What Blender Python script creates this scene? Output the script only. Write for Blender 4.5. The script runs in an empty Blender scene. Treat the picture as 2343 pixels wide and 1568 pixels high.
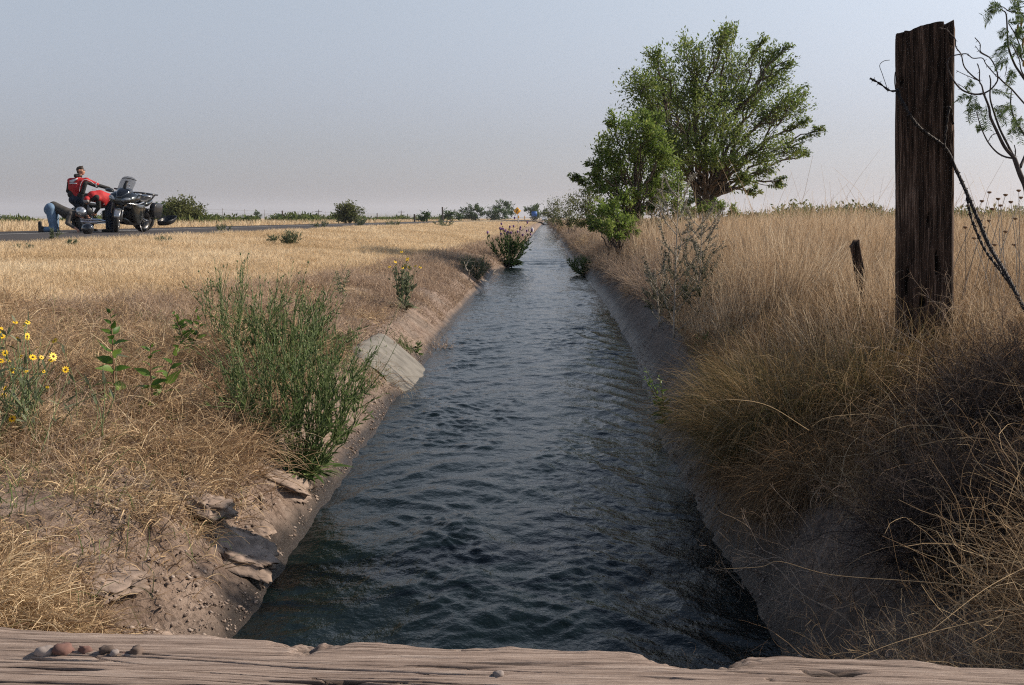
import bpy, math
import numpy as np
from mathutils import Vector, Matrix

SC = bpy.context.scene
COL = SC.collection
R = math.radians

# ------------------------------------------------------------------ camera
CAM_Z = 1.45                       # metres above the water of the ditch
F_PX = 2382.0                      # focal length in pixels of a 2342-wide picture
CX, CY, HZ, VPX = 1171.0, 784.0, 500.0, 1250.0
PITCH = math.atan((CY - HZ) / F_PX)
YAW = math.atan((VPX - CX) / F_PX * math.cos(PITCH))    # the ditch axis is world +Y
cam_d = bpy.data.cameras.new('camera')
cam = bpy.data.objects.new('camera', cam_d)
COL.objects.link(cam)
SC.camera = cam
cam.location = (0, 0, CAM_Z)
cam.rotation_euler = (R(90) - PITCH, 0, YAW)
cam_d.sensor_width = 36.0
cam_d.lens = 36.0 * F_PX / 2342.0
cam_d.clip_start = 0.05
cam_d.clip_end = 20000
_cr = cam.rotation_euler.to_matrix()
CR_, CU_, CF_ = (np.array(_cr.col[0]), np.array(_cr.col[1]), -np.array(_cr.col[2]))
CAM = np.array([0, 0, CAM_Z])


def ray(px, py):
    return CF_ + CR_ * ((px - CX) / F_PX) + CU_ * ((CY - py) / F_PX)


def at(px, py, Y):
    """world point on the picture ray (px, py) at distance Y along the ditch"""
    d = ray(px, py)
    return CAM + d * (Y / d[1])


def atz(px, py, z):
    d = ray(px, py)
    return CAM + d * ((z - CAM_Z) / d[2])


# ------------------------------------------------------------------ sun, sky, exposure
SUN_AZ, SUN_EL = R(72), R(33)      # azimuth from the ditch axis (+Y) towards +X
W = bpy.data.worlds.new('World')
SC.world = W
W.use_nodes = True
wn, wl = W.node_tree.nodes, W.node_tree.links
wn.clear()
sky = wn.new('ShaderNodeTexSky')
sky.sky_type = 'NISHITA'
sky.sun_disc = False
sky.sun_elevation = SUN_EL
sky.sun_rotation = SUN_AZ
sky.air_density = 1.0
sky.dust_density = 3.0
sky.ozone_density = 1.5
sky.altitude = 800
hs = wn.new('ShaderNodeHueSaturation')
hs.inputs['Saturation'].default_value = 0.40
tc = wn.new('ShaderNodeTexCoord')
sep = wn.new('ShaderNodeSeparateXYZ')
rmp = wn.new('ShaderNodeValToRGB')
for _p, _c in ((0.0, (.575, .562, .625)), (.10, (.65, .655, .715)), (.20, (.79, .82, .86)), (.30, (.80, .85, .90)), (.52, (.46, .58, .72)), (.85, (.26, .38, .58))):
    _e = rmp.color_ramp.elements.new(_p) if _p not in (0.0, .85) else rmp.color_ramp.elements[0 if _p == 0.0 else -1]
    _e.position = _p
    _e.color = (*_c, 1)
mulc = wn.new('ShaderNodeMix')
mulc.data_type = 'RGBA'
mulc.blend_type = 'MULTIPLY'
mulc.inputs[0].default_value = 1.0
bgn = wn.new('ShaderNodeBackground')
bgn.inputs['Strength'].default_value = 0.135
wo = wn.new('ShaderNodeOutputWorld')
wl.new(sky.outputs[0], hs.inputs['Color'])
wl.new(tc.outputs['Generated'], sep.inputs[0])
wl.new(sep.outputs['Z'], rmp.inputs[0])
wl.new(hs.outputs[0], mulc.inputs[6])
wl.new(rmp.outputs[0], mulc.inputs[7])
wl.new(mulc.outputs[2], bgn.inputs['Color'])
wl.new(bgn.outputs[0], wo.inputs[0])

sun_d = bpy.data.lights.new('sun', 'SUN')
sun_d.energy = 5.0
sun_d.angle = R(0.6)
sun_d.color = (1.0, 0.86, 0.70)
sun = bpy.data.objects.new('sun', sun_d)
COL.objects.link(sun)
SUNV = Vector((math.sin(SUN_AZ) * math.cos(SUN_EL), math.cos(SUN_AZ) * math.cos(SUN_EL), math.sin(SUN_EL)))
sun.rotation_euler = (-SUNV).to_track_quat('-Z', 'Y').to_euler()
sun.location = SUNV * 50

SC.view_settings.view_transform = 'Standard'
SC.view_settings.look = 'None'
SC.view_settings.exposure = 0.3
SC.view_settings.gamma = 1.0
SC.view_settings.use_curve_mapping = False
SC.render.engine = 'CYCLES'
SC.cycles.use_denoising = False
SC.cycles.filter_width = 1.15
SC.cycles.max_bounces = 6
SC.cycles.diffuse_bounces = 3
SC.cycles.transparent_max_bounces = 12
SC.cycles.volume_bounces = 0
SC.cycles.sample_clamp_indirect = 2.0
SC.cycles.caustics_reflective = False
SC.cycles.caustics_refractive = False

# ------------------------------------------------------------------ helpers
RNG = np.random.default_rng(7)


def tag(o, label=None, cat=None, group=None, kind=None):
    if label:
        o['label'] = label
    if cat:
        o['category'] = cat
    if group:
        o['group'] = group
    if kind:
        o['kind'] = kind
    return o


def link(name, me, mat=None, parent=None):
    o = bpy.data.objects.new(name, me)
    COL.objects.link(o)
    if mat is not None:
        me.materials.append(mat)
    if parent is not None:
        o.parent = parent
    return o


def thing(name, label, cat, loc=(0, 0, 0), rz=0.0, group=None):
    o = bpy.data.objects.new(name, None)
    COL.objects.link(o)
    o.empty_display_size = 0.1
    o.location = tuple(float(c) for c in loc)
    o.rotation_euler = (0, 0, rz)
    return tag(o, label, cat, group)


def mesh_np(name, V, Q, tint=None, smooth=False, attrs=None):
    """mesh from a vertex array (N,3) and a quad or triangle array (M,4) / (M,3), or a list of both"""
    V = np.asarray(V, dtype=np.float32)
    Qs = [np.asarray(q, dtype=np.int32) for q in (Q if isinstance(Q, list) else [Q])]
    me = bpy.data.meshes.new(name)
    me.vertices.add(len(V))
    me.vertices.foreach_set('co', V.ravel())
    idx = np.concatenate([q.ravel() for q in Qs])
    me.loops.add(len(idx))
    me.loops.foreach_set('vertex_index', idx)
    tot = np.concatenate([np.full(len(q), q.shape[1], np.int32) for q in Qs])
    start = np.concatenate([[0], np.cumsum(tot)[:-1]]).astype(np.int32)
    me.polygons.add(len(tot))
    me.polygons.foreach_set('loop_start', start)
    if smooth:
        me.polygons.foreach_set('use_smooth', np.ones(len(tot), bool))
    a = dict(attrs or {})
    if tint is not None:
        a['tint'] = tint
    for k, v in a.items():
        at_ = me.attributes.new(k, 'FLOAT', 'POINT')
        at_.data.foreach_set('value', np.asarray(v, dtype=np.float32))
    me.update(calc_edges=True)
    return me


class MB:
    """collects pieces (vertex array, face array) into one mesh"""

    def __init__(self):
        self.V, self.Q, self.T, self.n, self.tint = [], [], [], 0, []

    def add(self, V, F, tint=None):
        V = np.asarray(V, float)
        F = np.asarray(F, int)
        if len(V) == 0 or len(F) == 0:
            return self
        (self.Q if F.shape[1] == 4 else self.T).append(F + self.n)
        self.V.append(V)
        if tint is None:
            tint = 0.5
        self.tint.append(np.broadcast_to(np.asarray(tint, float), (len(V),)))
        self.n += len(V)
        return self

    def build(self, name, mat=None, parent=None, smooth=False):
        Fs = []
        if self.Q:
            Fs.append(np.concatenate(self.Q))
        if self.T:
            Fs.append(np.concatenate(self.T))
        me = mesh_np(name, np.concatenate(self.V), Fs, np.concatenate(self.tint), smooth)
        return link(name, me, mat, parent)


def norm(v):
    return v / np.maximum(np.linalg.norm(v, axis=-1, keepdims=True), 1e-9)


def grid_faces(nu, nv, close_u=False):
    """quads of a grid with index i*nv + j, i in nu rows"""
    iu = np.arange(nu if close_u else nu - 1)
    jv = np.arange(nv - 1)
    I, J = np.meshgrid(iu, jv, indexing='ij')
    I2 = (I + 1) % nu
    return np.stack([I * nv + J, I2 * nv + J, I2 * nv + J + 1, I * nv + J + 1], -1).reshape(-1, 4)


def stems(base, d0, L, width, segs=4, droop=0.0, jit=0.1, tint=None, taper=0.25, rng=RNG, face=None):
    """thin ribbons that start at base, leave along d0 and bend; returns V, Q, tint"""
    N = len(base)
    base = np.asarray(base, float)
    d = norm(np.asarray(d0, float))
    L = np.broadcast_to(np.asarray(L, float), (N,))
    width = np.broadcast_to(np.asarray(width, float), (N,))
    droop = np.broadcast_to(np.asarray(droop, float), (N,))
    jit = np.broadcast_to(np.asarray(jit, float), (N,))
    pts = [base]
    p = base
    dd = d.copy()
    drift = rng.normal(0, 1, (N, 3)) * jit[:, None]
    for k in range(segs):
        p = p + dd * (L / segs)[:, None]
        pts.append(p)
        dd = dd + drift + rng.normal(0, 1, (N, 3)) * (jit * 0.6)[:, None]
        dd[:, 2] -= droop * (k + 1) / segs * 2.0
        dd = norm(dd)
    P = np.stack(pts, 1)                                    # N, segs+1, 3
    ax = norm(P[:, -1] - P[:, 0])
    ref = rng.normal(0, 1, (N, 3)) if face is None else norm(np.asarray(face) + rng.normal(0, .5, (N, 3)))
    side = norm(np.cross(ax, ref))
    w = np.linspace(1, taper, segs + 1)[None, :] * (width / 2)[:, None]
    A = P - side[:, None, :] * w[..., None]
    B = P + side[:, None, :] * w[..., None]
    V = np.stack([A, B], 2).reshape(-1, 3)                  # per stem: (segs+1)*2
    k = np.arange(segs)
    q = np.stack([k * 2, k * 2 + 1, k * 2 + 3, k * 2 + 2], -1)
    Q = (np.arange(N)[:, None, None] * ((segs + 1) * 2) + q[None]).reshape(-1, 4)
    if tint is None:
        tint = rng.random(N)
    T = np.repeat(tint, (segs + 1) * 2)
    return V, Q, T, P


LEAF_S = np.array([0.0, 0.18, 0.42, 0.7, 1.0])
LEAF_W = np.array([0.10, 0.75, 1.0, 0.65, 0.03])


def leaves(base, d, up, L, w, curl=0.15, fold=0.15, tint=None, rng=RNG, rows=5):
    """pointed leaves: base (N,3), direction d, up side, length L, width w"""
    N = len(base)
    d = norm(np.asarray(d, float))
    up = np.asarray(up, float)
    up = norm(up - d * np.sum(up * d, -1, keepdims=True))
    sd = np.cross(d, up)
    L = np.broadcast_to(np.asarray(L, float), (N,))
    w = np.broadcast_to(np.asarray(w, float), (N,))
    if rows == 5:
        S, Wd = LEAF_S, LEAF_W
    else:
        S, Wd = np.array([0, .45, 1.0]), np.array([.15, 1.0, .05])
    m = len(S)
    cen = base[:, None] + d[:, None] * (S[None] * L[:, None])[..., None] - up[:, None] * ((S ** 2)[None] * (curl * L)[:, None])[..., None]
    hw = (Wd[None] * (w / 2)[:, None])[..., None]
    a = cen - sd[:, None] * hw + up[:, None] * hw * fold
    b = cen
    c = cen + sd[:, None] * hw + up[:, None] * hw * fold
    if rows == 5:
        V = np.stack([a, b, c], 2).reshape(-1, 3)
        k = np.arange(m - 1)
        q = np.concatenate([np.stack([k * 3 + j, k * 3 + j + 1, k * 3 + j + 4, k * 3 + j + 3], -1) for j in (0, 1)])
        per = m * 3
    else:
        V = np.stack([a, c], 2).reshape(-1, 3)
        k = np.arange(m - 1)
        q = np.stack([k * 2, k * 2 + 1, k * 2 + 3, k * 2 + 2], -1)
        per = m * 2
    Q = (np.arange(N)[:, None, None] * per + q[None]).reshape(-1, 4)
    if tint is None:
        tint = rng.random(N)
    return V, Q, np.repeat(tint, per)


def tube(path, rad, n=8, cap=True):
    """tapered tube along a polyline; returns V, F(quads) (caps drawn in to a point)"""
    P = np.asarray(path, float)
    m = len(P)
    rad = np.broadcast_to(np.asarray(rad, float), (m,)).copy()
    if cap:
        t0, t1 = norm(P[1] - P[0]), norm(P[-1] - P[-2])
        P = np.concatenate([[P[0] - t0 * 1e-4], P, [P[-1] + t1 * 1e-4]])
        rad = np.concatenate([[rad[0] * 0.02], rad, [rad[-1] * 0.02]])
        m += 2
    T = np.gradient(P, axis=0)
    T = norm(T)
    ref = np.array([0, 0, 1.0]) if abs(T[m // 2][2]) < 0.8 else np.array([1.0, 0, 0])
    u = norm(np.cross(T[0], ref))
    V = []
    a = np.linspace(0, 2 * np.pi, n, endpoint=False)
    for i in range(m):
        u = norm(u - T[i] * np.dot(u, T[i]))
        v = np.cross(T[i], u)
        V.append(P[i] + rad[i] * (np.cos(a)[:, None] * u + np.sin(a)[:, None] * v))
    V = np.concatenate(V)
    i, j = np.meshgrid(np.arange(m - 1), np.arange(n), indexing='ij')
    j2 = (j + 1) % n
    Q = np.stack([i * n + j, i * n + j2, (i + 1) * n + j2, (i + 1) * n + j], -1).reshape(-1, 4)
    return V, Q


def smooth_path(pts, n=8):
    """Catmull-Rom through points"""
    P = np.asarray(pts, float)
    P = np.concatenate([[2 * P[0] - P[1]], P, [2 * P[-1] - P[-2]]])
    out = []
    for i in range(1, len(P) - 2):
        t = np.linspace(0, 1, n, endpoint=False)[:, None]
        a, b, c, d = P[i - 1], P[i], P[i + 1], P[i + 2]
        out.append(.5 * ((2 * b) + (c - a) * t + (2 * a - 5 * b + 4 * c - d) * t ** 2 + (3 * b - a - 3 * c + d) * t ** 3))
    out.append(P[-2][None])
    return np.concatenate(out)


def box(cx, cy, cz, sx, sy, sz, M=None):
    s = np.array([[-1, -1, -1], [1, -1, -1], [1, 1, -1], [-1, 1, -1], [-1, -1, 1], [1, -1, 1], [1, 1, 1], [-1, 1, 1]]) * .5
    V = s * (sx, sy, sz)
    if M is not None:
        V = V @ np.array(M).T
    V = V + (cx, cy, cz)
    Q = np.array([[0, 3, 2, 1], [4, 5, 6, 7], [0, 1, 5, 4], [1, 2, 6, 5], [2, 3, 7, 6], [3, 0, 4, 7]])
    return V, Q


def loft(rings, close=True, caps=True):
    """rings (m, n, 3) joined into a skin"""
    Rg = np.asarray(rings, float)
    m, n = Rg.shape[:2]
    if caps:
        c0, c1 = Rg[0].mean(0), Rg[-1].mean(0)
        Rg = np.concatenate([[c0 + (Rg[0] - c0) * .01], Rg, [c1 + (Rg[-1] - c1) * .01]])
        m += 2
    i, j = np.meshgrid(np.arange(m - 1), np.arange(n if close else n - 1), indexing='ij')
    j2 = (j + 1) % n
    Q = np.stack([i * n + j, i * n + j2, (i + 1) * n + j2, (i + 1) * n + j], -1).reshape(-1, 4)
    return Rg.reshape(-1, 3), Q


def sup(n, a, b, p=2.5):
    """superellipse outline (n,2)"""
    t = np.linspace(0, 2 * np.pi, n, endpoint=False)
    c, s = np.cos(t), np.sin(t)
    return np.stack([a * np.sign(c) * np.abs(c) ** (2 / p), b * np.sign(s) * np.abs(s) ** (2 / p)], -1)


def ell(cx, cy, cz, rx, ry, rz, nu=14, nv=9, eps=.004):
    u = np.linspace(0, 2 * np.pi, nu, endpoint=False)
    v = np.linspace(-np.pi / 2 + eps, np.pi / 2 - eps, nv)
    U, Vv = np.meshgrid(u, v, indexing='ij')
    V = np.stack([cx + rx * np.cos(U) * np.cos(Vv), cy + ry * np.sin(U) * np.cos(Vv), cz + rz * np.sin(Vv)], -1).reshape(-1, 3)
    return V, grid_faces(nu, nv, True)


# gradient noise in numpy
_perm = np.random.default_rng(3).permutation(4096)
_g3 = norm(np.random.default_rng(4).normal(0, 1, (4096, 3)))


def pnoise(x, y, z=0.0):
    x, y, z = np.broadcast_arrays(np.asarray(x, float), np.asarray(y, float), np.asarray(z, float))
    xi, yi, zi = np.floor(x).astype(int), np.floor(y).astype(int), np.floor(z).astype(int)
    xf, yf, zf = x - xi, y - yi, z - zi
    fade = lambda t: t * t * t * (t * (t * 6 - 15) + 10)
    u, v, w = fade(xf), fade(yf), fade(zf)
    out = 0
    for dx in (0, 1):
        for dy in (0, 1):
            for dz in (0, 1):
                h = _perm[(_perm[(_perm[(xi + dx) & 4095] + yi + dy) & 4095] + zi + dz) & 4095]
                g = _g3[h]
                dot = g[..., 0] * (xf - dx) + g[..., 1] * (yf - dy) + g[..., 2] * (zf - dz)
                out = out + dot * (u if dx else 1 - u) * (v if dy else 1 - v) * (w if dz else 1 - w)
    return out * 1.5


def fbm(x, y, z=0.0, o=4, lac=2.1, gain=.5):
    a, f, s = 1.0, 1.0, 0
    for k in range(o):
        s = s + a * pnoise(np.asarray(x) * f + 17 * k, np.asarray(y) * f - 9 * k, np.asarray(z) * f)
        a *= gain
        f *= lac
    return s


def sstep(a, b, x):
    t = np.clip((x - a) / (b - a), 0, 1)
    return t * t * (3 - 2 * t)


# ------------------------------------------------------------------ materials
def new_mat(name):
    m = bpy.data.materials.new(name)
    m.use_nodes = True
    nt = m.node_tree
    return m, nt, nt.nodes, nt.links, nt.nodes['Principled BSDF']


def ramp(nodes, stops):
    r = nodes.new('ShaderNodeValToRGB')
    el = r.color_ramp.elements
    while len(el) > 1:
        el.remove(el[-1])
    el[0].position, el[0].color = stops[0][0], (*stops[0][1], 1)
    for p, c in stops[1:]:
        e = el.new(p)
        e.color = (*c, 1)
    return r


def plain(name, col, rough=0.5, metal=0.0, coat=0.0, var=0.12, scale=8.0, bump=0.0, spec=0.5):
    """a simple surface with a slight procedural mottling"""
    m, nt, n, l, b = new_mat(name)
    tx = n.new('ShaderNodeTexCoord')
    no = n.new('ShaderNodeTexNoise')
    no.inputs['Scale'].default_value = scale
    no.inputs['Detail'].default_value = 6
    l.new(tx.outputs['Object'], no.inputs['Vector'])
    c = np.array(col)
    r = ramp(n, [(0.3, tuple(c * (1 - var))), (0.7, tuple(np.minimum(c * (1 + var), 1)))])
    l.new(no.outputs['Fac'], r.inputs[0])
    l.new(r.outputs[0], b.inputs['Base Color'])
    b.inputs['Roughness'].default_value = rough
    b.inputs['Metallic'].default_value = metal
    b.inputs['Coat Weight'].default_value = coat
    b.inputs['Specular IOR Level'].default_value = spec
    if bump:
        bp = n.new('ShaderNodeBump')
        bp.inputs['Strength'].default_value = bump
        bp.inputs['Distance'].default_value = 0.01
        l.new(no.outputs['Fac'], bp.inputs['Height'])
        l.new(bp.outputs[0], b.inputs['Normal'])
    return m


def plantmat(name, stops, trans=0.35, rough=0.7, gloss=0.0):
    """leaf or straw: colour by each blade's own tint, light passes through"""
    m, nt, n, l, b = new_mat(name)
    a = n.new('ShaderNodeAttribute')
    a.attribute_name = 'tint'
    r = ramp(n, stops)
    l.new(a.outputs['Fac'], r.inputs[0])
    l.new(r.outputs[0], b.inputs['Base Color'])
    b.inputs['Roughness'].default_value = rough
    b.inputs['Specular IOR Level'].default_value = gloss
    tr = n.new('ShaderNodeBsdfTranslucent')
    l.new(r.outputs[0], tr.inputs['Color'])
    mx = n.new('ShaderNodeMixShader')
    mx.inputs[0].default_value = trans
    l.new(b.outputs[0], mx.inputs[1])
    l.new(tr.outputs[0], mx.inputs[2])
    l.new(mx.outputs[0], n['Material Output'].inputs['Surface'])
    return m
# ------------------------------------------------------------------ the lie of the land
_EL = np.array([[-2, -1.06], [2.6, -1.06], [4.1, -1.12], [5.2, -1.16], [5.7, -1.13], [7.3, -1.18], [9.3, -1.19], [11.9, -1.27], [16.4, -1.3],
                [22, -1.33], [27.6, -1.42], [31, -1.12], [36, -1.0], [57, -1.15], [115, -1.15], [230, -1.1], [9000, -1.1]])
_ER = np.array([[-2, .80], [2.5, .80], [3.9, .79], [6.4, .76], [8.7, .87], [11.6, .96], [17.5, 1.0], [24.7, 1.0], [33, .86], [38, .82], [60, .9],
                [115, .95], [9000, .95]])


def xl(y):
    y = np.asarray(y, float)
    return np.interp(y, _EL[:, 0], _EL[:, 1]) + .035 * pnoise(y * .9, 3.3) * sstep(1, 4, y) + .02 * pnoise(y * 3.1, 8.3)


def xr(y):
    y = np.asarray(y, float)
    return np.interp(y, _ER[:, 0], _ER[:, 1]) + .02 * pnoise(y * .8, 13.3) + .012 * pnoise(y * 3.3, 18.3)


ROAD_Z = 1.05
ROAD_NEAR, ROAD_FAR = -9.2, -16.6


def bend(y):
    """the road swings right in the distance"""
    y = np.asarray(y, float)
    return 2.6e-4 * np.maximum(y - 70, 0) ** 2 * (y < 260) + (y >= 260) * (2.6e-4 * 190 ** 2 + .0988 * (y - 260))


_PL = np.array([[-.9, -.45], [-.35, -.22], [0, 0], [.16, .13], [.36, .30], [.6, .38], [1.1, .48], [1.7, .56], [2.6, .62], [4.5, .78], [7.2, .96],
                [8.0, 1.01], [18, 1.01], [24, .92], [60, .95], [9000, .95]])
_PR = np.array([[-.8, -.45], [-.3, -.25], [0, 0], [.1, .13], [.22, .29], [.30, .365], [.37, .385], [.46, .375], [.75, .58], [1.05, .78], [1.5, .86],
                [3, .9], [9000, .92]])


def z_left(t, y, x):
    near = 1 - sstep(2.2, 3.4, y)
    tt = t * (1 - .35 * near)
    z = np.interp(tt, _PL[:, 0], _PL[:, 1])
    wob = sstep(.05, .5, t)
    z = z + wob * (.05 * pnoise(x * 1.1, y * .9, 1.7) + .035 * pnoise(x * 3.2, y * 2.9, 5.1)) * (1 - sstep(6.5, 8, t)) \
        + sstep(0, .1, t) * (1 - sstep(1.2, 2.0, t)) * (.02 * fbm(x * 7, y * 6.1, 2.2, 3))
    # mound of the near bank, clumps eaten out by the water
    z = z + .10 * np.exp(-((y - 4.6) / 1.0) ** 2 - ((t - .95) / .6) ** 2) - .05 * np.exp(-((y - 3.1) / .5) ** 2 - ((t - .7) / .5) ** 2)
    rough = sstep(.0, .06, t) * (1 - sstep(.35, .6, t)) * (1 - sstep(5.2, 6.4, y))
    z = z + rough * (.05 * fbm(x * 5.2, y * 4.6, 3.3, 4) + .035 * sstep(.05, .12, fbm(x * 3.1, y * 3.6, 8.3, 3)))
    # a step down of the field beyond the near bank
    z = z + sstep(2.5, 7, t) * .05 * pnoise(x * .35, y * .3, 9.1) * (1 - sstep(6.3, 7.6, t))
    return z


def z_right(t, y, x):
    z = np.interp(t, _PR[:, 0], _PR[:, 1])
    # the old bank lies lower farther up the ditch
    far = sstep(9, 26, y)
    z = z - far * .10 * sstep(.2, .4, t) * (1 - sstep(.5, 1.2, t))
    z = z + sstep(.40, .8, t) * (.05 * pnoise(x * .9, y * .8, 3.7) + .02 * fbm(x * 4, y * 4, 4.4, 3)) * (1 - sstep(30, 60, t))
    z = z + (.016 * fbm(x * 6, y * 5, 7.0, 4) + .022 * pnoise(x * 1.5, y * 2.3, 17.0)) * sstep(.0, .1, t) * (1 - sstep(12, 30, y)) \
        + .030 * fbm(x * 4, y * 6, 27.0, 3) * sstep(-.12, .02, t) * (1 - sstep(.08, .2, t)) * (1 - sstep(12, 30, y))
    return z


def ground_z(x, y):
    x, y = np.broadcast_arrays(np.asarray(x, float), np.asarray(y, float))
    L, Rr = xl(y), xr(y)
    m = (L + Rr) / 2
    z = np.where(x < m, z_left(L - x, y, x), z_right(x - Rr, y, x))
    return z


def axis_pts(a, b, s0, g, smax=1e9):
    out, s = [a], s0
    while out[-1] < b:
        out.append(out[-1] + s)
        s = min(s * g, smax)
    out[-1] = b
    return np.array(out)


# material of the ground: straw litter, pink-tan dirt, old concrete and sand on the slopes
mg, nt, n, l, b = new_mat('ground_dirt')
geo = n.new('ShaderNodeNewGeometry')


def gnoise(scale, det=6, vec=None, rough=.55):
    q = n.new('ShaderNodeTexNoise')
    q.inputs['Scale'].default_value = scale
    q.inputs['Detail'].default_value = det
    q.inputs['Roughness'].default_value = rough
    l.new(vec or geo.outputs['Position'], q.inputs['Vector'])
    return q


def mixc(fac, a, bcol, nodes=None, links=None):
    mx = (nodes or n).new('ShaderNodeMix')
    mx.data_type = 'RGBA'
    for s, sock in ((fac, 0), (a, 6), (bcol, 7)):
        if isinstance(s, (tuple, float, int)):
            mx.inputs[sock].default_value = (*s, 1) if isinstance(s, tuple) else s
        else:
            (links or l).new(s, mx.inputs[sock])
    return mx.outputs[2]


def attr(name):
    a = n.new('ShaderNodeAttribute')
    a.attribute_name = name
    return a.outputs['Fac']


def math_(op, a, bval=0.0):
    q = n.new('ShaderNodeMath')
    q.operation = op
    q.use_clamp = op in ('MULTIPLY_ADD',)
    for s, k in ((a, 0), (bval, 1)):
        if isinstance(s, (int, float)):
            q.inputs[k].default_value = s
        else:
            l.new(s, q.inputs[k])
    return q.outputs[0]


n1 = gnoise(2.2, 8)
n2 = gnoise(34.0, 8, rough=.7)
n3 = gnoise(7.0, 7)
dirt = ramp(n, [(.3, (.15, .105, .08)), (.52, (.25, .185, .145)), (.75, (.34, .265, .215))])
l.new(n3.outputs['Fac'], dirt.inputs[0])
straw = ramp(n, [(.3, (.30, .215, .13)), (.5, (.48, .36, .225)), (.72, (.60, .47, .31))])
l.new(n2.outputs['Fac'], straw.inputs[0])
conc = ramp(n, [(.3, (.17, .135, .108)), (.52, (.255, .205, .168)), (.75, (.34, .285, .24))])
l.new(n3.outputs['Fac'], conc.inputs[0])
c0 = mixc(attr('field'), dirt.outputs[0], straw.outputs[0])
c1 = mixc(attr('concrete'), c0, conc.outputs[0])
speck = ramp(n, [(.38, (.38, .35, .33)), (.52, (1, 1, 1))])
l.new(n2.outputs['Fac'], speck.inputs[0])
mm = n.new('ShaderNodeMix')
mm.data_type = 'RGBA'
mm.blend_type = 'MULTIPLY'
mm.inputs[0].default_value = .8
l.new(c1, mm.inputs[6])
l.new(speck.outputs[0], mm.inputs[7])
vo = n.new('ShaderNodeTexVoronoi')
vo.feature = 'DISTANCE_TO_EDGE'
vo.inputs['Scale'].default_value = 2.6
wp = n.new('ShaderNodeMix')
wp.data_type = 'RGBA'
wp.inputs[0].default_value = .16
l.new(geo.outputs['Position'], wp.inputs[6])
l.new(n3.outputs['Color'], wp.inputs[7])
l.new(wp.outputs[2], vo.inputs['Vector'])
crv = n.new('ShaderNodeMapRange')
crv.inputs['From Max'].default_value = .022
crv.inputs['To Min'].default_value = 1.0
crv.inputs['To Max'].default_value = 0.0
l.new(vo.outputs['Distance'], crv.inputs['Value'])
crackf = math_('MULTIPLY', crv.outputs[0], attr('concrete'))
stn = ramp(n, [(.42, (0, 0, 0)), (.62, (1, 1, 1))])
l.new(n1.outputs['Fac'], stn.inputs[0])
stf = math_('MULTIPLY', math_('MULTIPLY', stn.outputs[0], attr('concrete')), .65)
mm_ = mixc(stf, mm.outputs[2], (.085, .072, .062))
mm_ = mixc(crackf, mm_, (.03, .025, .022))
wet_dark = attr('wet_dark')
c2 = mixc(wet_dark, mm_, (.035, .027, .022))
l.new(c2, b.inputs['Base Color'])
rr = n.new('ShaderNodeMapRange')
l.new(wet_dark, rr.inputs['Value'])
rr.inputs['To Min'].default_value = .95
rr.inputs['To Max'].default_value = .35
l.new(rr.outputs[0], b.inputs['Roughness'])
b.inputs['Specular IOR Level'].default_value = .25
bp = n.new('ShaderNodeBump')
bp.inputs['Strength'].default_value = 1.0
bp.inputs['Distance'].default_value = .035
hsum = math_('ADD', math_('MULTIPLY', n3.outputs['Fac'], 1.0), math_('MULTIPLY', n2.outputs['Fac'], .5))
l.new(hsum, bp.inputs['Height'])
l.new(bp.outputs[0], b.inputs['Normal'])

ys = np.concatenate([axis_pts(-1.5, 1.5, .25, 1), axis_pts(1.5, 13, .05, 1.0015)[1:], axis_pts(13, 45, .09, 1.012)[1:], axis_pts(45, 7000, .6, 1.09)[1:]])
tl = np.concatenate([[-.9, -.6, -.35, -.15, -.05], axis_pts(0, 2.2, .04, 1.0), axis_pts(2.2, 7.2, .09, 1.035)[1:], [7.6, 8.0, 8.4], axis_pts(9, 18, 3, 1)[0:],
                     axis_pts(18, 30, 2, 1.2)[1:], axis_pts(30, 6000, 6, 1.35)[1:]])
tr_ = np.concatenate([[-.8, -.5, -.3, -.1], axis_pts(0, .46, .025, 1.0), axis_pts(.46, 2.2, .05, 1.02)[1:], axis_pts(2.2, 14, .12, 1.08)[1:], axis_pts(14, 6000, 2, 1.35)[1:]])
YL = ys[:, None]
XL_ = xl(YL) - tl[None, ::-1]
XR_ = xr(YL) + tr_[None, :]
X = np.concatenate([XL_, XR_], 1)
Yg = np.broadcast_to(YL, X.shape)
Z = np.concatenate([z_left(tl[None, ::-1] + 0 * YL, Yg[:, :len(tl)], XL_), z_right(tr_[None, :] + 0 * YL, Yg[:, len(tl):], XR_)], 1)
tt_ = np.concatenate([np.broadcast_to(tl[::-1], XL_.shape), np.broadcast_to(-tr_, XR_.shape)], 1)   # >0 left, <0 right
tabs = np.abs(tt_)
nz = fbm(X * 1.4, Yg * 1.1, 4.0, 3)
isl = np.concatenate([np.ones(XL_.shape), np.zeros(XR_.shape)], 1)
a_field = np.where(isl > 0, sstep(.9, 1.9, tabs + .35 * nz), sstep(.42, .55, tabs)) * np.where(tt_ * np.where(isl > 0, 1, -1) < 0, 0, 1)
slab = np.exp(-(((Yg - 9.35) / .75) ** 4) - (((tabs - .12) / .3) ** 4)) * isl
a_conc = np.clip(np.where(isl > 0, slab + .5 * sstep(.5, .9, .5 + nz) * (1 - sstep(.45, .65, tabs)), (1 - sstep(.40, .5, tabs)) * (.75 + .3 * nz)), 0, 1)
a_wet_dark = np.clip(1 - sstep(.015, .07, Z + .02 * nz) + .6 * (1 - sstep(.05, .22, Z + .06 * nz)) * (1 - isl) + (1 - isl) * (1 - sstep(.40, .52, tabs)) * np.clip(.38 + .35 * nz, 0, .7) + isl * .5 * (1 - sstep(.03, .13, Z + .09 * nz)), 0, 1)  # wet by the waterline; the right slope is also darkened all over, unevenly
nu, nv = X.shape
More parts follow.
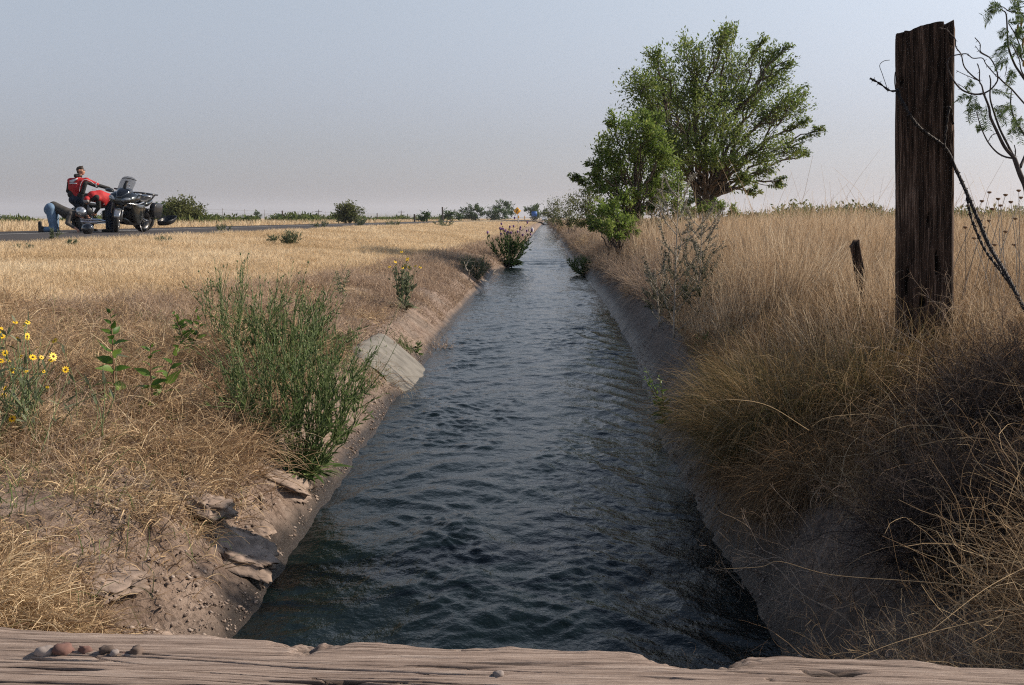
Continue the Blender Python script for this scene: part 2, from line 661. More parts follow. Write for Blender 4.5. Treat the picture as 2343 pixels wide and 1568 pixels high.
gm = mesh_np('ground', np.stack([X, Yg, Z], -1).reshape(-1, 3), grid_faces(nu, nv)[:, ::-1], smooth=True,
             attrs={'field': a_field.ravel(), 'concrete': a_conc.ravel(), 'wet_dark': a_wet_dark.ravel()})
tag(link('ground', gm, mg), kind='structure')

# ------------------------------------------------------------------ water
mw, nt, n, l, b = new_mat('ditch_water')
b.inputs['Base Color'].default_value = (.004, .0085, .009, 1)
b.inputs['Roughness'].default_value = .06
b.inputs['IOR'].default_value = 1.333
b.inputs['Specular IOR Level'].default_value = .25
geo = n.new('ShaderNodeNewGeometry')
mp = n.new('ShaderNodeMapping')
mp.inputs['Scale'].default_value = (1.0, .75, 1)
l.new(geo.outputs['Position'], mp.inputs['Vector'])
w1 = gnoise(9, 5, mp.outputs[0], .6)
w2 = gnoise(34, 4, mp.outputs[0], .6)
bp = n.new('ShaderNodeBump')
bp.inputs['Strength'].default_value = .5
bp.inputs['Distance'].default_value = .03
l.new(w1.outputs['Fac'], bp.inputs['Height'])
bp2 = n.new('ShaderNodeBump')
bp2.inputs['Strength'].default_value = .38
bp2.inputs['Distance'].default_value = .008
l.new(w2.outputs['Fac'], bp2.inputs['Height'])
l.new(bp.outputs[0], bp2.inputs['Normal'])
l.new(bp2.outputs[0], b.inputs['Normal'])

yw = np.concatenate([axis_pts(-1, 1.6, .1, 1), axis_pts(1.6, 14, .016, 1.0009)[1:], axis_pts(14, 60, .035, 1.008)[1:], axis_pts(60, 235, .5, 1.05)[1:]])
uw = np.linspace(0, 1, 190)
Lw, Rw = xl(yw)[:, None] - .18, xr(yw)[:, None] + .14
Xw = Lw + (Rw - Lw) * uw[None]
Yw = np.broadcast_to(yw[:, None], Xw.shape)
wx = .10 * pnoise(Xw * 2.1, Yw * 1.7, 1.0)
wy = .10 * pnoise(Xw * 2.1, Yw * 1.7, 7.0)
xa, ya = Xw + wx, Yw + wy


def crest(v):
    """sharp crests, broad troughs"""
    return 1 - 2 * np.abs(v)


pat = .35 + .95 * sstep(-.3, .35, pnoise(xa * 1.7, ya * .45, 40.0) + .4 * pnoise(xa * 3.7, ya * 1.1, 44.0))
zz = .012 * crest(pnoise(xa * 1.5, ya * 1.5, .3)) + .024 * pnoise(xa * .9, ya * .7, 8.8)
for _q, (_an, _w) in enumerate(((R(34), 1.0), (R(-36), 1.0), (R(6), .55))):
    _u, _v = xa * math.cos(_an) + ya * math.sin(_an), -xa * math.sin(_an) + ya * math.cos(_an)
    _m = _w * np.clip(.55 + .9 * pnoise(xa * .9, ya * .6, 50 + 3 * _q), .05, 1.2)
    zz = zz + _m * (.0105 * crest(pnoise(_u * 1.7, _v * 4.2, 60 + _q)) + pat * .0062 * crest(pnoise(_u * 4.0, _v * 9.5, 64 + _q)) + pat * .0040 * crest(pnoise(_u * 9, _v * 20, 68 + _q)))
zz = zz + .0016 * pat * pnoise(xa * 36, ya * 38, 6.2)
# oblique waves thrown off the two banks
mid = (Lw + Rw) / 2
ob1 = np.sin((ya * .62 + xa * .9) * 11 + 3 * pnoise(xa * .7, ya * .5, 11))
ob2 = np.sin((ya * .62 - xa * .9) * 10 + 3 * pnoise(xa * .7, ya * .5, 12))
amp = .5 + .5 * pnoise(Yw * .35, Xw * .3, 20)
zz = zz + .017 * np.clip(amp, 0, 1) * (crest(ob1 * .8) * sstep(-.5, .9, Xw) + .7 * crest(ob2 * .8) * (1 - sstep(-.7, .6, Xw)))
rif = np.exp(-((Yw - 34) / 5) ** 2) + .5 * np.exp(-((Yw - 47) / 5) ** 2)
zz = zz + rif * (.04 * np.sin(Yw * 3.6 + 1.5 * pnoise(Xw * 1.2, Yw * .5, 30)) + .03 * pnoise(Xw * 2.4, Yw * 2.2, 31))
calm = .55 + .45 * sstep(0, .35, np.minimum(Xw - xl(yw)[:, None], xr(yw)[:, None] - Xw))
zz = (zz - .02) * calm
wmesh = mesh_np('water', np.stack([Xw, Yw, zz], -1).reshape(-1, 3), grid_faces(*Xw.shape)[:, ::-1], smooth=True)
tag(link('water', wmesh, mw), kind='structure')

# ------------------------------------------------------------------ road
ma, nt, n, l, b = new_mat('asphalt')
geo = n.new('ShaderNodeNewGeometry')
a1 = gnoise(60, 5)
a2 = gnoise(.6, 4)
ar = ramp(n, [(.3, (.036, .033, .033)), (.7, (.072, .066, .066))])
l.new(math_('ADD', math_('MULTIPLY', a1.outputs['Fac'], .6), math_('MULTIPLY', a2.outputs['Fac'], .4)), ar.inputs[0])
l.new(ar.outputs[0], b.inputs['Base Color'])
b.inputs['Roughness'].default_value = .9
b.inputs['Specular IOR Level'].default_value = .2
mline = plain('road_paint', (.62, .62, .60), .7, var=.25, scale=20)
mline2 = plain('road_paint_yellow', (.60, .42, .08), .7, var=.2, scale=20)


def strip(name, x0, x1, z, mat, ya=-40.0, yb=600.0, thick=0.0):
    yy = np.concatenate([np.arange(ya, 60, 2.0), np.arange(60, yb + 1, 6.0)])
    bx = bend(yy)
    zt = np.full_like(yy, z)
    cols = [np.stack([x0 + bx, yy, zt], -1), np.stack([(x0 + x1) / 2 + bx, yy, zt + (.03 if thick else 0)], -1), np.stack([x1 + bx, yy, zt], -1)]
    if thick:
        cols = [np.stack([x0 - .25 + bx, yy, zt - thick], -1)] + cols + [np.stack([x1 + .25 + bx, yy, zt - thick], -1)]
    V = np.stack(cols, 1)
    return tag(link(name, mesh_np(name, V.reshape(-1, 3), grid_faces(*V.shape[:2])[:, ::-1]), mat), kind='structure')


strip('road', ROAD_FAR, ROAD_NEAR, ROAD_Z, ma, thick=.12)
strip('road_marking', -12.75, -12.63, ROAD_Z + .034, mline)


# ------------------------------------------------------------------ hills on the horizon
mh = plain('hill_scrub', (.16, .15, .12), .95, var=.25, scale=.004, spec=.1)


def hills(name, x0, x1, Y, h, seed):
    xs = np.linspace(x0, x1, 160)
    prof = np.clip(.55 + .45 * fbm(xs / 900 + seed, 0 * xs + .5, seed, 4), 0.02, 2) * sstep(x0, x0 + 900, xs) * (1 - sstep(x1 - 1500, x1, xs)) * h
    dep = np.linspace(-1, 1, 15)
    V = np.stack([np.broadcast_to(xs[:, None], (160, 15)), Y + 420 * dep[None] + 60 * fbm(xs[:, None] / 400, dep[None] * 2, seed, 3),
                  .5 + prof[:, None] * (1 - np.abs(dep)[None] ** 1.3)], -1)
    tag(link(name, mesh_np(name, V.reshape(-1, 3), grid_faces(160, 15), smooth=True), mh), kind='structure')


hills('hills', -2900, 250, 5200, 44, 2.0)
hills('hills', -2100, 900, 4300, 22, 5.0)

# ------------------------------------------------------------------ hazy air
mz = bpy.data.materials.new('hazy_air')
mz.use_nodes = True
mz.cycles.volume_sampling = 'DISTANCE'
mz.cycles.homogeneous_volume = True
mz.node_tree.nodes.remove(mz.node_tree.nodes['Principled BSDF'])
pv = mz.node_tree.nodes.new('ShaderNodeVolumePrincipled')
pv.inputs['Color'].default_value = (.93, .94, 1.0, 1)
pv.inputs['Density'].default_value = 2.2e-4
pv.inputs['Anisotropy'].default_value = .2
mz.node_tree.links.new(pv.outputs[0], mz.node_tree.nodes['Material Output'].inputs['Volume'])
V, Q = box(0, 3200, 44, 13000, 9000, 95)
hz = link('haze', mesh_np('haze', V, Q), mz)
tag(hz, kind='stuff')

# ------------------------------------------------------------------ weathered timber across the ditch
def wood_mat(name, stops, sx, sy, sz, bump=.5, rough=.85, knot=0.0):
    global n, l
    m, nt, n, l, b = new_mat(name)
    tx = n.new('ShaderNodeTexCoord')
    mp = n.new('ShaderNodeMapping')
    mp.inputs['Scale'].default_value = (sx, sy, sz)
    l.new(tx.outputs['Object'], mp.inputs['Vector'])
    q1 = gnoise(1.0, 9, mp.outputs[0], .65)
    q2 = gnoise(4.0, 8, mp.outputs[0], .7)
    s = math_('ADD', math_('MULTIPLY', q1.outputs['Fac'], .55), math_('MULTIPLY', q2.outputs['Fac'], .45))
    r = ramp(n, stops)
    l.new(s, r.inputs[0])
    cr = n.new('ShaderNodeAttribute')
    cr.attribute_name = 'crack'
    c = mixc(cr.outputs['Fac'], r.outputs[0], tuple(np.array(stops[0][1]) * .35))
    l.new(c, b.inputs['Base Color'])
    b.inputs['Roughness'].default_value = rough
    b.inputs['Specular IOR Level'].default_value = .2
    bp = n.new('ShaderNodeBump')
    bp.inputs['Strength'].default_value = bump
    bp.inputs['Distance'].default_value = .006
    l.new(s, bp.inputs['Height'])
    l.new(bp.outputs[0], b.inputs['Normal'])
    return m


m_log = wood_mat('weathered_wood', [(.34, (.075, .055, .045)), (.42, (.21, .155, .125)), (.54, (.35, .27, .222)), (.68, (.50, .41, .345))], 2.6, 75, 60, 1.0)
LZ = .80
pa, pb = atz(0, 1436, LZ), atz(2342, 1528, LZ)
ax = norm(pb - pa)
LW, LH = .30, .26
Lx = np.linspace(-1.25, 1.25, 640)
NL = 330
per = sup(1600, LW / 2, LH / 2, 5.0)
pcl = np.vstack([per, per[:1]])
dens = np.linalg.norm(np.diff(pcl, axis=0), axis=1) * (1 + 6 * ((pcl[:-1, 1] > LH * .3) & (pcl[:-1, 0] > -.08)))
seg = np.concatenate([[0], np.cumsum(dens)])
tt = np.linspace(0, seg[-1], NL, endpoint=False)
per = np.stack([np.interp(tt, seg, pcl[:, 0]), np.interp(tt, seg, pcl[:, 1])], -1)
mid_ = (pa + pb) / 2
perp = np.array([-ax[1], ax[0], 0])
S, Th = np.meshgrid(Lx, np.arange(NL), indexing='ij')
py_, pz_ = per[Th, 0], per[Th, 1]
# grain: long grooves, a few deep checks, a bitten far edge
gr = fbm(S * 1.3, py_ * 30, pz_ * 26, 4)
wv_ = .10 * pnoise(S * 1.1, py_ * 3, 1) + .03 * pnoise(S * 5, py_ * 6, 2)
ck = np.abs(pnoise(S * .8 + 3, (py_ + wv_ * .12) * 30, pz_ * 17 + 4))
crk = (1 - sstep(.0, .05, ck)) * sstep(-.18, .1, pnoise(S * 1.7, py_ * 16, 9.0))
ck2 = np.abs(pnoise(S * 2.2 + 9, (py_ + wv_ * .08) * 75, pz_ * 34 + 7))
crk = np.maximum(crk, .75 * (1 - sstep(.0, .09, ck2)) * sstep(-.1, .2, pnoise(S * 3.0, py_ * 24, 19.0)))
ck3 = np.abs(pnoise(S * 9 + py_ * 30, py_ * 12 - S * 5, 7.7))
crk = np.maximum(crk, .6 * (1 - sstep(.0, .05, ck3)) * sstep(.3, .5, pnoise(S * 5.0, py_ * 14, 29.0)))
edge = np.exp(-((py_ - LW / 2) / .05) ** 2) * (pz_ > 0)
bite = edge * (.012 * fbm(S * 4.5, 0 * S, 3.0, 4))


def knot_at(s0, w_, dep):
    return dep * np.exp(-((S - s0) / w_) ** 2) * np.exp(-((py_ - LW / 2 + .03) / .045) ** 2) * (pz_ > 0)


kx = [(1.0 - 1.25) * 0 + .0]
sl = lambda px: float(np.dot(atz(px, 1475, LZ) - mid_, ax))
kn = knot_at(sl(720), .035, .022) * (.6 + fbm(S * 26, py_ * 26, 0, 3)) + knot_at(sl(1580), .06, .036) * (.7 + .9 * np.abs(pnoise(S * 30 - py_ * 40, py_ * 12, 0)))
crk = np.maximum(crk, np.clip(kn / .03, 0, 1) * sstep(.1, .5, .5 + pnoise(S * 40, py_ * 45, 3)))
off = .0028 * gr + .0012 * pnoise(S * 6, py_ * 160, 3) - .016 * crk + bite * 1.3 - kn
rad_n = norm(np.stack([py_, pz_], -1) / np.array([LW, LH]))
P2 = np.stack([py_, pz_], -1) + rad_n * off[..., None]
Vl = mid_[None, None] * 0 + ax[None, None] * S[..., None] + perp[None, None] * (P2[..., :1] - LW / 2) + np.array([0, 0, 1.0])[None, None] * (P2[..., 1:] - LH / 2)
sag = .010 * np.sin(S * 2.0 + .6)
Vl[..., 2] += sag + .006 * pnoise(S * 2.2, 0 * S, 5)
Vl[..., 2] += np.interp(S, [-.85, 0, .85], [.030, .016, .012])
i, j = np.meshgrid(np.arange(639), np.arange(NL), indexing='ij')
Ql = np.stack([i * NL + j, i * NL + (j + 1) % NL, (i + 1) * NL + (j + 1) % NL, (i + 1) * NL + j], -1).reshape(-1, 4)
# end caps
Vflat = Vl.reshape(-1, 3)
e0, e1 = Vl[0].mean(0), Vl[-1].mean(0)
nV = len(Vflat)
Vflat = np.concatenate([Vflat, [e0, e1]])
jj = np.arange(NL)
caps = np.concatenate([np.stack([np.full(NL, nV), (jj + 1) % NL, jj], -1), np.stack([np.full(NL, nV + 1), 639 * NL + jj, 639 * NL + (jj + 1) % NL], -1)])
lm = mesh_np('timber_beam', Vflat, [Ql[:, ::-1], caps], smooth=True, attrs={'crack': np.concatenate([np.clip(crk * 1.7, 0, 1).ravel(), [0, 0]])})
log = link('timber_beam', lm, m_log)
log.location = tuple(mid_)
tag(log, 'long weathered grey timber beam with cracked grain lying across the ditch in front', 'beam')
LOGV = Vflat + mid_

m_peb = [plain('pebble_pale', (.26, .22, .20), .9, var=.3, scale=30), plain('pebble_red', (.15, .08, .065), .9, var=.25, scale=30),
         plain('pebble_brown', (.11, .08, .065), .9, var=.3, scale=30)]
peb = [(103, 1508, .0105, 0, 'pale angular pebble at the left end of the pebble row on the beam'),
       (148, 1505, .011, 1, 'reddish angular pebble beside the pale one on the beam'),
       (196, 1503, .007, 1, 'low reddish brown pebble right of the largest red one on the beam'),
       (245, 1505, .009, 2, 'dull brown flat pebble midway along the pebble row on the beam'),
       (262, 1511, .006, 0, 'smallest pale pebble in the row on the beam'),
       (287, 1508, .0075, 1, 'small dark red pebble near the crack of the beam'),
       (312, 1507, .0085, 2, 'dark brown pebble at the right end of the row on the beam'),
       (1140, 1562, .006, 0, 'lone pale stone chip at the near edge of the beam, centre of the photo')]
for q, (px, py, r0, mi, lab) in enumerate(peb):
    r0 = r0 * 1.0
    v, f = ell(0, 0, 0, r0 * 1.25, r0, r0 * .75, 12, 8)
    v = np.sign(v) * np.abs(v) ** .85 * r0 ** .15
    v = v * (1 + .55 * fbm(v[:, :1] / r0 * 1.1 + q * 3, v[:, 1:2] / r0 * 1.1, v[:, 2:] / r0 * 1.1, 2))
    o = link('pebble', mesh_np('pebble', v, f), m_peb[mi])
    p = atz(px, py, LZ + .012)
    r0 = r0 * .55
    dxy = np.hypot(LOGV[:, 0] - p[0], LOGV[:, 1] - p[1]) + 10 * (LOGV[:, 2] < LZ - .1)
    o.location = (p[0], p[1], LOGV[np.argsort(dxy)[:4], 2].max() + r0 * .55)
    o.rotation_euler = (0, 0, q * 1.3)
    tag(o, lab, 'pebble', 'pebbles on the timber beam')

# ------------------------------------------------------------------ old post of the wire fence
m_post = wood_mat('creosoted_wood', [(.36, (.006, .004, .003)), (.46, (.028, .018, .013)), (.55, (.085, .053, .038)), (.64, (.25, .172, .13))], 46, 46, 1.9, 1.0, .9)
PY = 5.0
pc = at(2121, 700, PY)
gz = .72
pw, pd, ptop = .250, .19, at(2100, 76, PY)[2]
NP, NZ = 132, 220
per = sup(NP, pw / 2, pd / 2, 9.0)
# even spacing round the outline
seg = np.concatenate([[0], np.cumsum(np.linalg.norm(np.diff(np.vstack([per, per[:1]]), axis=0), axis=1))])
tt = np.linspace(0, seg[-1], NP, endpoint=False)
pcl = np.vstack([per, per[:1]])
per = np.stack([np.interp(tt, seg, pcl[:, 0]), np.interp(tt, seg, pcl[:, 1])], -1)
hx = np.linspace(0, 1, NZ)
Hh, Pp = np.meshgrid(hx, np.arange(NP), indexing='ij')
lx, ly = per[Pp, 0], per[Pp, 1]
topz = ptop + .008 * pnoise(lx * 40, ly * 40, 2) + .03 * sstep(-.125, .05, lx) - .03 * sstep(.0, .09, ly) \
    - .13 * np.exp(-((lx - .112) / .014) ** 2) * (ly < -.06) - .11 * (lx > .118) * sstep(-.055, -.075, ly) \
    - .05 * (lx > .11) * sstep(-.03, .0, ly) + .012 * (lx > .118) * np.exp(-((ly + .045) / .015) ** 2)
zb = gz - .15
zzp = zb + (topz - zb) * Hh
grv = np.abs(pnoise(lx * 26 + 1.5 * pnoise(zzp * 2, lx * 4, 1), ly * 26, zzp * .9))
crk = (1 - sstep(0, .09, grv)) * sstep(-.2, .4, pnoise(lx * 10, ly * 10, zzp * 1.1 + 4))
crk = np.maximum(crk, sstep(.45, .6, pnoise(lx * 30, ly * 30, zzp * 7 + 2)))          # small rotten pockets
split = np.exp(-((lx - .088) / .005) ** 2) * (ly < 0) * sstep(ptop - .75, ptop - .1, zzp)
crk = np.maximum(crk, split)
offp = .006 * fbm(lx * 34, ly * 34, zzp * 1.3, 4) - .016 * crk
nrm = norm(np.stack([lx / pw, ly / pd], -1))
fx, fy = lx + nrm[..., 0] * offp, ly + nrm[..., 1] * offp
fl = 1 + .02 * pnoise(zzp * 1.5, 0 * zzp, 3)
th = R(-19)
Vp = np.stack([fx * fl * math.cos(th) - fy * math.sin(th), fx * fl * math.sin(th) + fy * math.cos(th), zzp - gz], -1)
i, j = np.meshgrid(np.arange(NZ - 1), np.arange(NP), indexing='ij')
Qp = np.stack([i * NP + j, i * NP + (j + 1) % NP, (i + 1) * NP + (j + 1) % NP, (i + 1) * NP + j], -1).reshape(-1, 4)
Vf = Vp.reshape(-1, 3)
# rough end grain
inn = Vp[-1] * .55 + Vp[-1].mean(0) * .45
inn[:, 2] = Vp[-1][:, 2] * .7 + (ptop - gz - .03) * .3
b0 = len(Vf)
Vf = np.concatenate([Vf, inn, [inn.mean(0)]])
jj = np.arange(NP)
ring = np.stack([(NZ - 1) * NP + jj, (NZ - 1) * NP + (jj + 1) % NP, b0 + (jj + 1) % NP, b0 + jj], -1)
capt = np.stack([b0 + jj, b0 + (jj + 1) % NP, np.full(NP, b0 + NP)], -1)
pm = mesh_np('fence_post', Vf, [np.concatenate([Qp, ring]), capt], smooth=True, attrs={'crack': np.concatenate([np.clip(crk, 0, 1).ravel(), np.zeros(NP + 1)])})
post = link('fence_post', pm, m_post)
post.location = (pc[0], PY, gz)
post.rotation_euler = (0, R(-2.6), 0)
tag(post, 'thick dark split timber post in the tall grass with barbed wire round it', 'fence post')
POSTC = np.array([pc[0], PY])

# short stake left of it
sA, sB = at(1954, 556, 6.2), at(1984, 720, 6.2)
d_ = norm(sA - sB)
rings = []
for k, s in enumerate(np.linspace(0, 1, 22)):
    p = sB - d_ * .25 + (sA - sB + d_ * .25) * s
    o2 = sup(16, .027, .017, 6)
    wv = 1 + .12 * fbm(o2[:, 0] * 40, o2[:, 1] * 40, s * 3, 3)
    top = np.where(s > .99, .018 * np.sign(o2[:, 0]), 0)
    rings.append(np.stack([p[0] + o2[:, 0] * wv, p[1] + o2[:, 1] * wv, p[2] + 0 * wv + top], -1))
v, f = loft(rings)
ck = np.zeros(len(v))
stake = link('stake', mesh_np('stake', v, f, attrs={'crack': ck}), m_post)
tag(stake, 'thin short dark broken stake leaning in the golden grass left of the thick post', 'stake')

# ---- broken pieces of the old lining on the near left bank
m_brk = plain('broken_concrete', (.24, .185, .15), .95, var=.4, scale=22, bump=.7, spec=.2)


def chunk(px, py, Y, sx, sy, sz, seed, label, rot=0.0, tilt=0.0, dz=0.0):
    p = at(px, py, Y)
    g = float(ground_z(p[0], p[1]))
    v, f = ell(0, 0, 0, 1, 1, 1, 46, 26, 1e-5)
    v = np.sign(v) * np.abs(v) ** .62
    k = 1 + .42 * fbm(v[:, :1] * 1.6 + seed, v[:, 1:2] * 1.6, v[:, 2:] * 1.2, 4) - .2 * np.abs(fbm(v[:, :1] * 4 + seed, v[:, 1:2] * 4, v[:, 2:] * 4, 3))
    v = v * k * (sx, sy, sz)
    o = link('broken_concrete', mesh_np('broken_concrete', v, f), m_brk)
    o.location = (p[0], p[1], g + dz - .032)
    o.rotation_euler = (tilt * .4, tilt, rot)
    return tag(o, label, 'concrete piece')


chunk(540, 1272, 4.0, .16, .15, .035, 3, 'largest broken concrete slab overhanging the water on the near left bank', .3, R(22), .07)
chunk(640, 1110, 4.95, .16, .13, .035, 7, 'broken concrete slab at the water below the fullest green weed', .5, R(25), .05)
chunk(480, 1235, 4.05, .10, .08, .04, 11, 'small pale jagged concrete lump on top of the largest broken slab', 1.0, R(12), .045)
chunk(360, 1375, 3.15, .15, .12, .03, 15, 'flat pale concrete slab just beyond the left end of the beam', .2, R(14), .03)
chunk(225, 1310, 3.25, .13, .11, .022, 19, 'sandy flat concrete slab among dry grass left of the pale slab', -.3, R(12), -.022)
chunk(455, 1405, 3.15, .09, .07, .05, 23, 'dark rough lump of earth and concrete at the water by the beam', .8, R(18), .0)
chunk(590, 1190, 4.45, .09, .08, .04, 27, 'dark jagged concrete lump at the waterline between the two big slabs', .1, R(20), .0)

# the smooth grey slab of the old lining that still shows on the left
_yy, _tt = np.linspace(8.55, 10.15, 40), np.linspace(-.06, .47, 22)
_Y, _T = np.meshgrid(_yy, _tt, indexing='ij')
_in = 1 - (np.abs((_Y - 9.35) / .8) ** 5 + np.abs((_T - .2) / .27) ** 5)
_T2 = _T + .02 * pnoise(_Y * 3, _T * 5, 2)
_Z = np.interp(_T2, _PL[:, 0], _PL[:, 1]) + .016 + .010 * sstep(0, .3, _in) + .006 * fbm(_Y * 2, _T * 4, 3, 3) - .09 * (1 - sstep(-.5, .25, _in + .35 * fbm(_Y * 2.6, _T * 5, 9, 3)))
_P = np.stack([xl(_Y) - _T2, _Y, _Z], -1)
_q = grid_faces(40, 22)
_v = np.concatenate([_P.reshape(-1, 3), _P.reshape(-1, 3) - [0, 0, .06]])
slab_o = link('concrete_slab', mesh_np('concrete_slab', _v, np.concatenate([_q, _q[:, ::-1] + 880]), smooth=True), plain('grey_concrete', (.175, .165, .147), .9, var=.28, scale=7, bump=.3, spec=.2))
tag(slab_o, 'smooth pale grey concrete lining slab sloping into the water on the left bank', 'concrete slab')

# crumbs of earth and concrete on the bare slopes
_r = np.random.default_rng(77)
_n = 26000
_y = 2.2 + 9.0 * _r.random(_n) ** 1.4
_t = .01 + .62 * _r.random(_n) ** 1.1
_left = _r.random(_n) < .8
_x = np.where(_left, xl(_y) - _t, xr(_y) + _t * .6)
_k = fbm(_x * 2.4, _y * 2.2, 61.0, 3) > -.10
_x, _y = _x[_k], _y[_k]
_n = len(_x)
_s = .0022 + .010 * _r.random(_n) ** 5
_oct = np.array([[1, 0, 0], [0, 1, 0], [-1, 0, 0], [0, -1, 0], [0, 0, 1], [0, 0, -.4]])
_of = np.array([[0, 1, 4], [1, 2, 4], [2, 3, 4], [3, 0, 4], [1, 0, 5], [2, 1, 5], [3, 2, 5], [0, 3, 5]])
_V = _oct[None] * _r.uniform(.6, 1.5, (_n, 6, 1)) * _s[:, None, None] * np.array([1.2, 1.0, .8])
_a = _r.random(_n) * 6.28
_c, _sn = np.cos(_a)[:, None], np.sin(_a)[:, None]
_V = np.stack([_V[..., 0] * _c - _V[..., 1] * _sn, _V[..., 0] * _sn + _V[..., 1] * _c, _V[..., 2]], -1)
_V += np.stack([_x, _y, ground_z(_x, _y) + .0015], -1)[:, None]
_F = (np.arange(_n)[:, None, None] * 6 + _of[None]).reshape(-1, 3)
m_crumb, nt, n, l, b = new_mat('earth_crumbs')
_at = n.new('ShaderNodeAttribute')
_at.attribute_name = 'tint'
_rp = ramp(n, [(0, (.10, .07, .055)), (.5, (.22, .165, .13)), (1, (.38, .31, .26))])
l.new(_at.outputs['Fac'], _rp.inputs[0])
l.new(_rp.outputs[0], b.inputs['Base Color'])
b.inputs['Roughness'].default_value = .95
tag(link('gravel', mesh_np('gravel', _V.reshape(-1, 3), _F, np.repeat(_r.random(_n), 6)), m_crumb), kind='stuff')
# ================================================================== vegetation
m_field = plantmat('field_straw', [(0, (.48, .36, .215)), (.5, (.66, .515, .335)), (1, (.78, .66, .47))], .3)
m_bank = plantmat('bank_straw', [(0, (.20, .13, .085)), (.4, (.40, .28, .17)), (.8, (.58, .44, .27)), (1, (.68, .55, .37))], .2)
m_pink = plantmat('dry_weed_stems', [(0, (.23, .165, .12)), (.5, (.40, .30, .22)), (1, (.56, .44, .33))], .2)
m_tall = plantmat('tall_gold_grass', [(0, (.18, .12, .07)), (.45, (.46, .335, .215)), (.85, (.66, .52, .36)), (1, (.78, .66, .48))], .35)
m_thatch = plantmat('old_thatch', [(0, (.13, .085, .05)), (.6, (.26, .17, .095)), (1, (.42, .29, .165))], .25)
m_tuss = plantmat('bunch_grass_blades', [(0, (.075, .085, .035)), (.22, (.13, .11, .05)), (.5, (.25, .165, .08)), (.85, (.42, .30, .165)), (1, (.62, .48, .29))], .35)
m_grey = plantmat('dead_twigs', [(0, (.022, .020, .021)), (.6, (.062, .053, .051)), (1, (.16, .125, .105))], .1)
m_green = plantmat('weed_green', [(0, (.06, .10, .035)), (.5, (.115, .165, .062)), (1, (.20, .25, .10))], .35)
m_lgreen = plantmat('leaf_fresh_green', [(0, (.06, .13, .02)), (.5, (.11, .20, .035)), (1, (.19, .28, .06))], .4, .45, .25)
m_ggreen = plantmat('leaf_grey_green', [(0, (.09, .11, .065)), (.5, (.15, .175, .11)), (1, (.23, .25, .17))], .3)
m_dgreen = plantmat('leaf_dark_green', [(0, (.020, .045, .016)), (.5, (.04, .075, .028)), (1, (.08, .12, .045))], .3)
m_tree = plantmat('tree_leaf', [(0, (.075, .125, .025)), (.5, (.155, .215, .055)), (1, (.27, .31, .095))], .5, .5, .2)
m_tree2 = plantmat('tree_leaf_yellowish', [(0, (.085, .145, .024)), (.5, (.165, .235, .052)), (1, (.28, .33, .09))], .5, .5, .2)
m_olive = plantmat('willow_leaf', [(0, (.085, .10, .035)), (.5, (.14, .155, .06)), (1, (.21, .22, .10))], .35)
m_far = plantmat('far_leaf', [(0, (.04, .075, .03)), (.5, (.075, .125, .045)), (1, (.14, .19, .07))], .35)
m_bark = plain('bark', (.075, .055, .042), .95, var=.45, scale=14, bump=.6)
m_stem = plain('green_stem', (.12, .16, .06), .7, var=.25, scale=20)
m_stemr = plain('reddish_stem', (.22, .13, .07), .7, var=.25, scale=20)
m_paleg = plain('pale_dry_stem', (.36, .31, .25), .8, var=.25, scale=30)
m_yel = plain('yellow_petal', (.85, .54, .012), .55, var=.12, scale=60)
m_disc = plain('dark_flower_disc', (.075, .035, .012), .8, var=.3, scale=80)
m_purple = plain('purple_flower', (.17, .07, .24), .7, var=.3, scale=60)
m_thorn = plain('mesquite_bark', (.060, .048, .045), .85, var=.4, scale=30, bump=.4)


def rnd(n_, a, b_):
    return RNG.uniform(a, b_, n_)


def up_dirs(n_, spread):
    d = RNG.normal(0, spread, (n_, 3))
    d[:, 2] = 1
    return norm(d)


def stuff(name, parts, mat, lab=None):
    V, Q, T, n0 = [], [], [], 0
    for v, q, t in parts:
        V.append(v)
        Q.append(q + n0)
        T.append(t)
        n0 += len(v)
    o = link(name, mesh_np(name, np.concatenate(V), np.concatenate(Q), np.concatenate(T)), mat)
    return tag(o, kind='stuff')


def ground_pts(x, y, sink=.01):
    return np.stack([x, y, ground_z(x, y) - sink], -1)


def inv_sample(n_, a, b_, p):
    """distances between a and b with density ~ y**-p"""
    u = RNG.random(n_)
    k = 1 - p
    return (a ** k + u * (b_ ** k - a ** k)) ** (1 / k)


def TB(y):
    """offset from the water where the mown field begins"""
    return np.interp(y, [0, 7.4, 8.9, 9.6, 11.2, 13.5, 20, 25, 60, 240], [9, 5.6, 3.5, 2.65, 2.2, 1.75, 1.45, 1.35, 1.2, 1.0])


# ---- mown golden grass of the field
Nf = 420000
y = inv_sample(Nf, 7.2, 240, 1.75)
tb = np.minimum(TB(y), 8.0)
t = tb + (8.15 - tb) * RNG.random(Nf) ** .9
t = t + .4 * fbm(t * .9, y * .7, 3.1, 3) * (t < tb + 1.5)
x = np.where(y < 90, xl(y) - t, xl(y) - t + 0)
keep = x > ROAD_NEAR - .1
x, y = x[keep], y[keep]
patch = fbm(x * .45, y * .30, 1.0, 4)
h = (.085 + .05 * patch) * rnd(len(x), .6, 1.5) + .0006 * y
V1 = stems(ground_pts(x, y), up_dirs(len(x), .55), h, (.0028 + .00033 * y), 2, .35, .25, tint=np.clip(.5 + .55 * patch + RNG.normal(0, .22, len(x)), 0, 1), taper=.3)
stuff('field_grass', [V1[:3]], m_field)

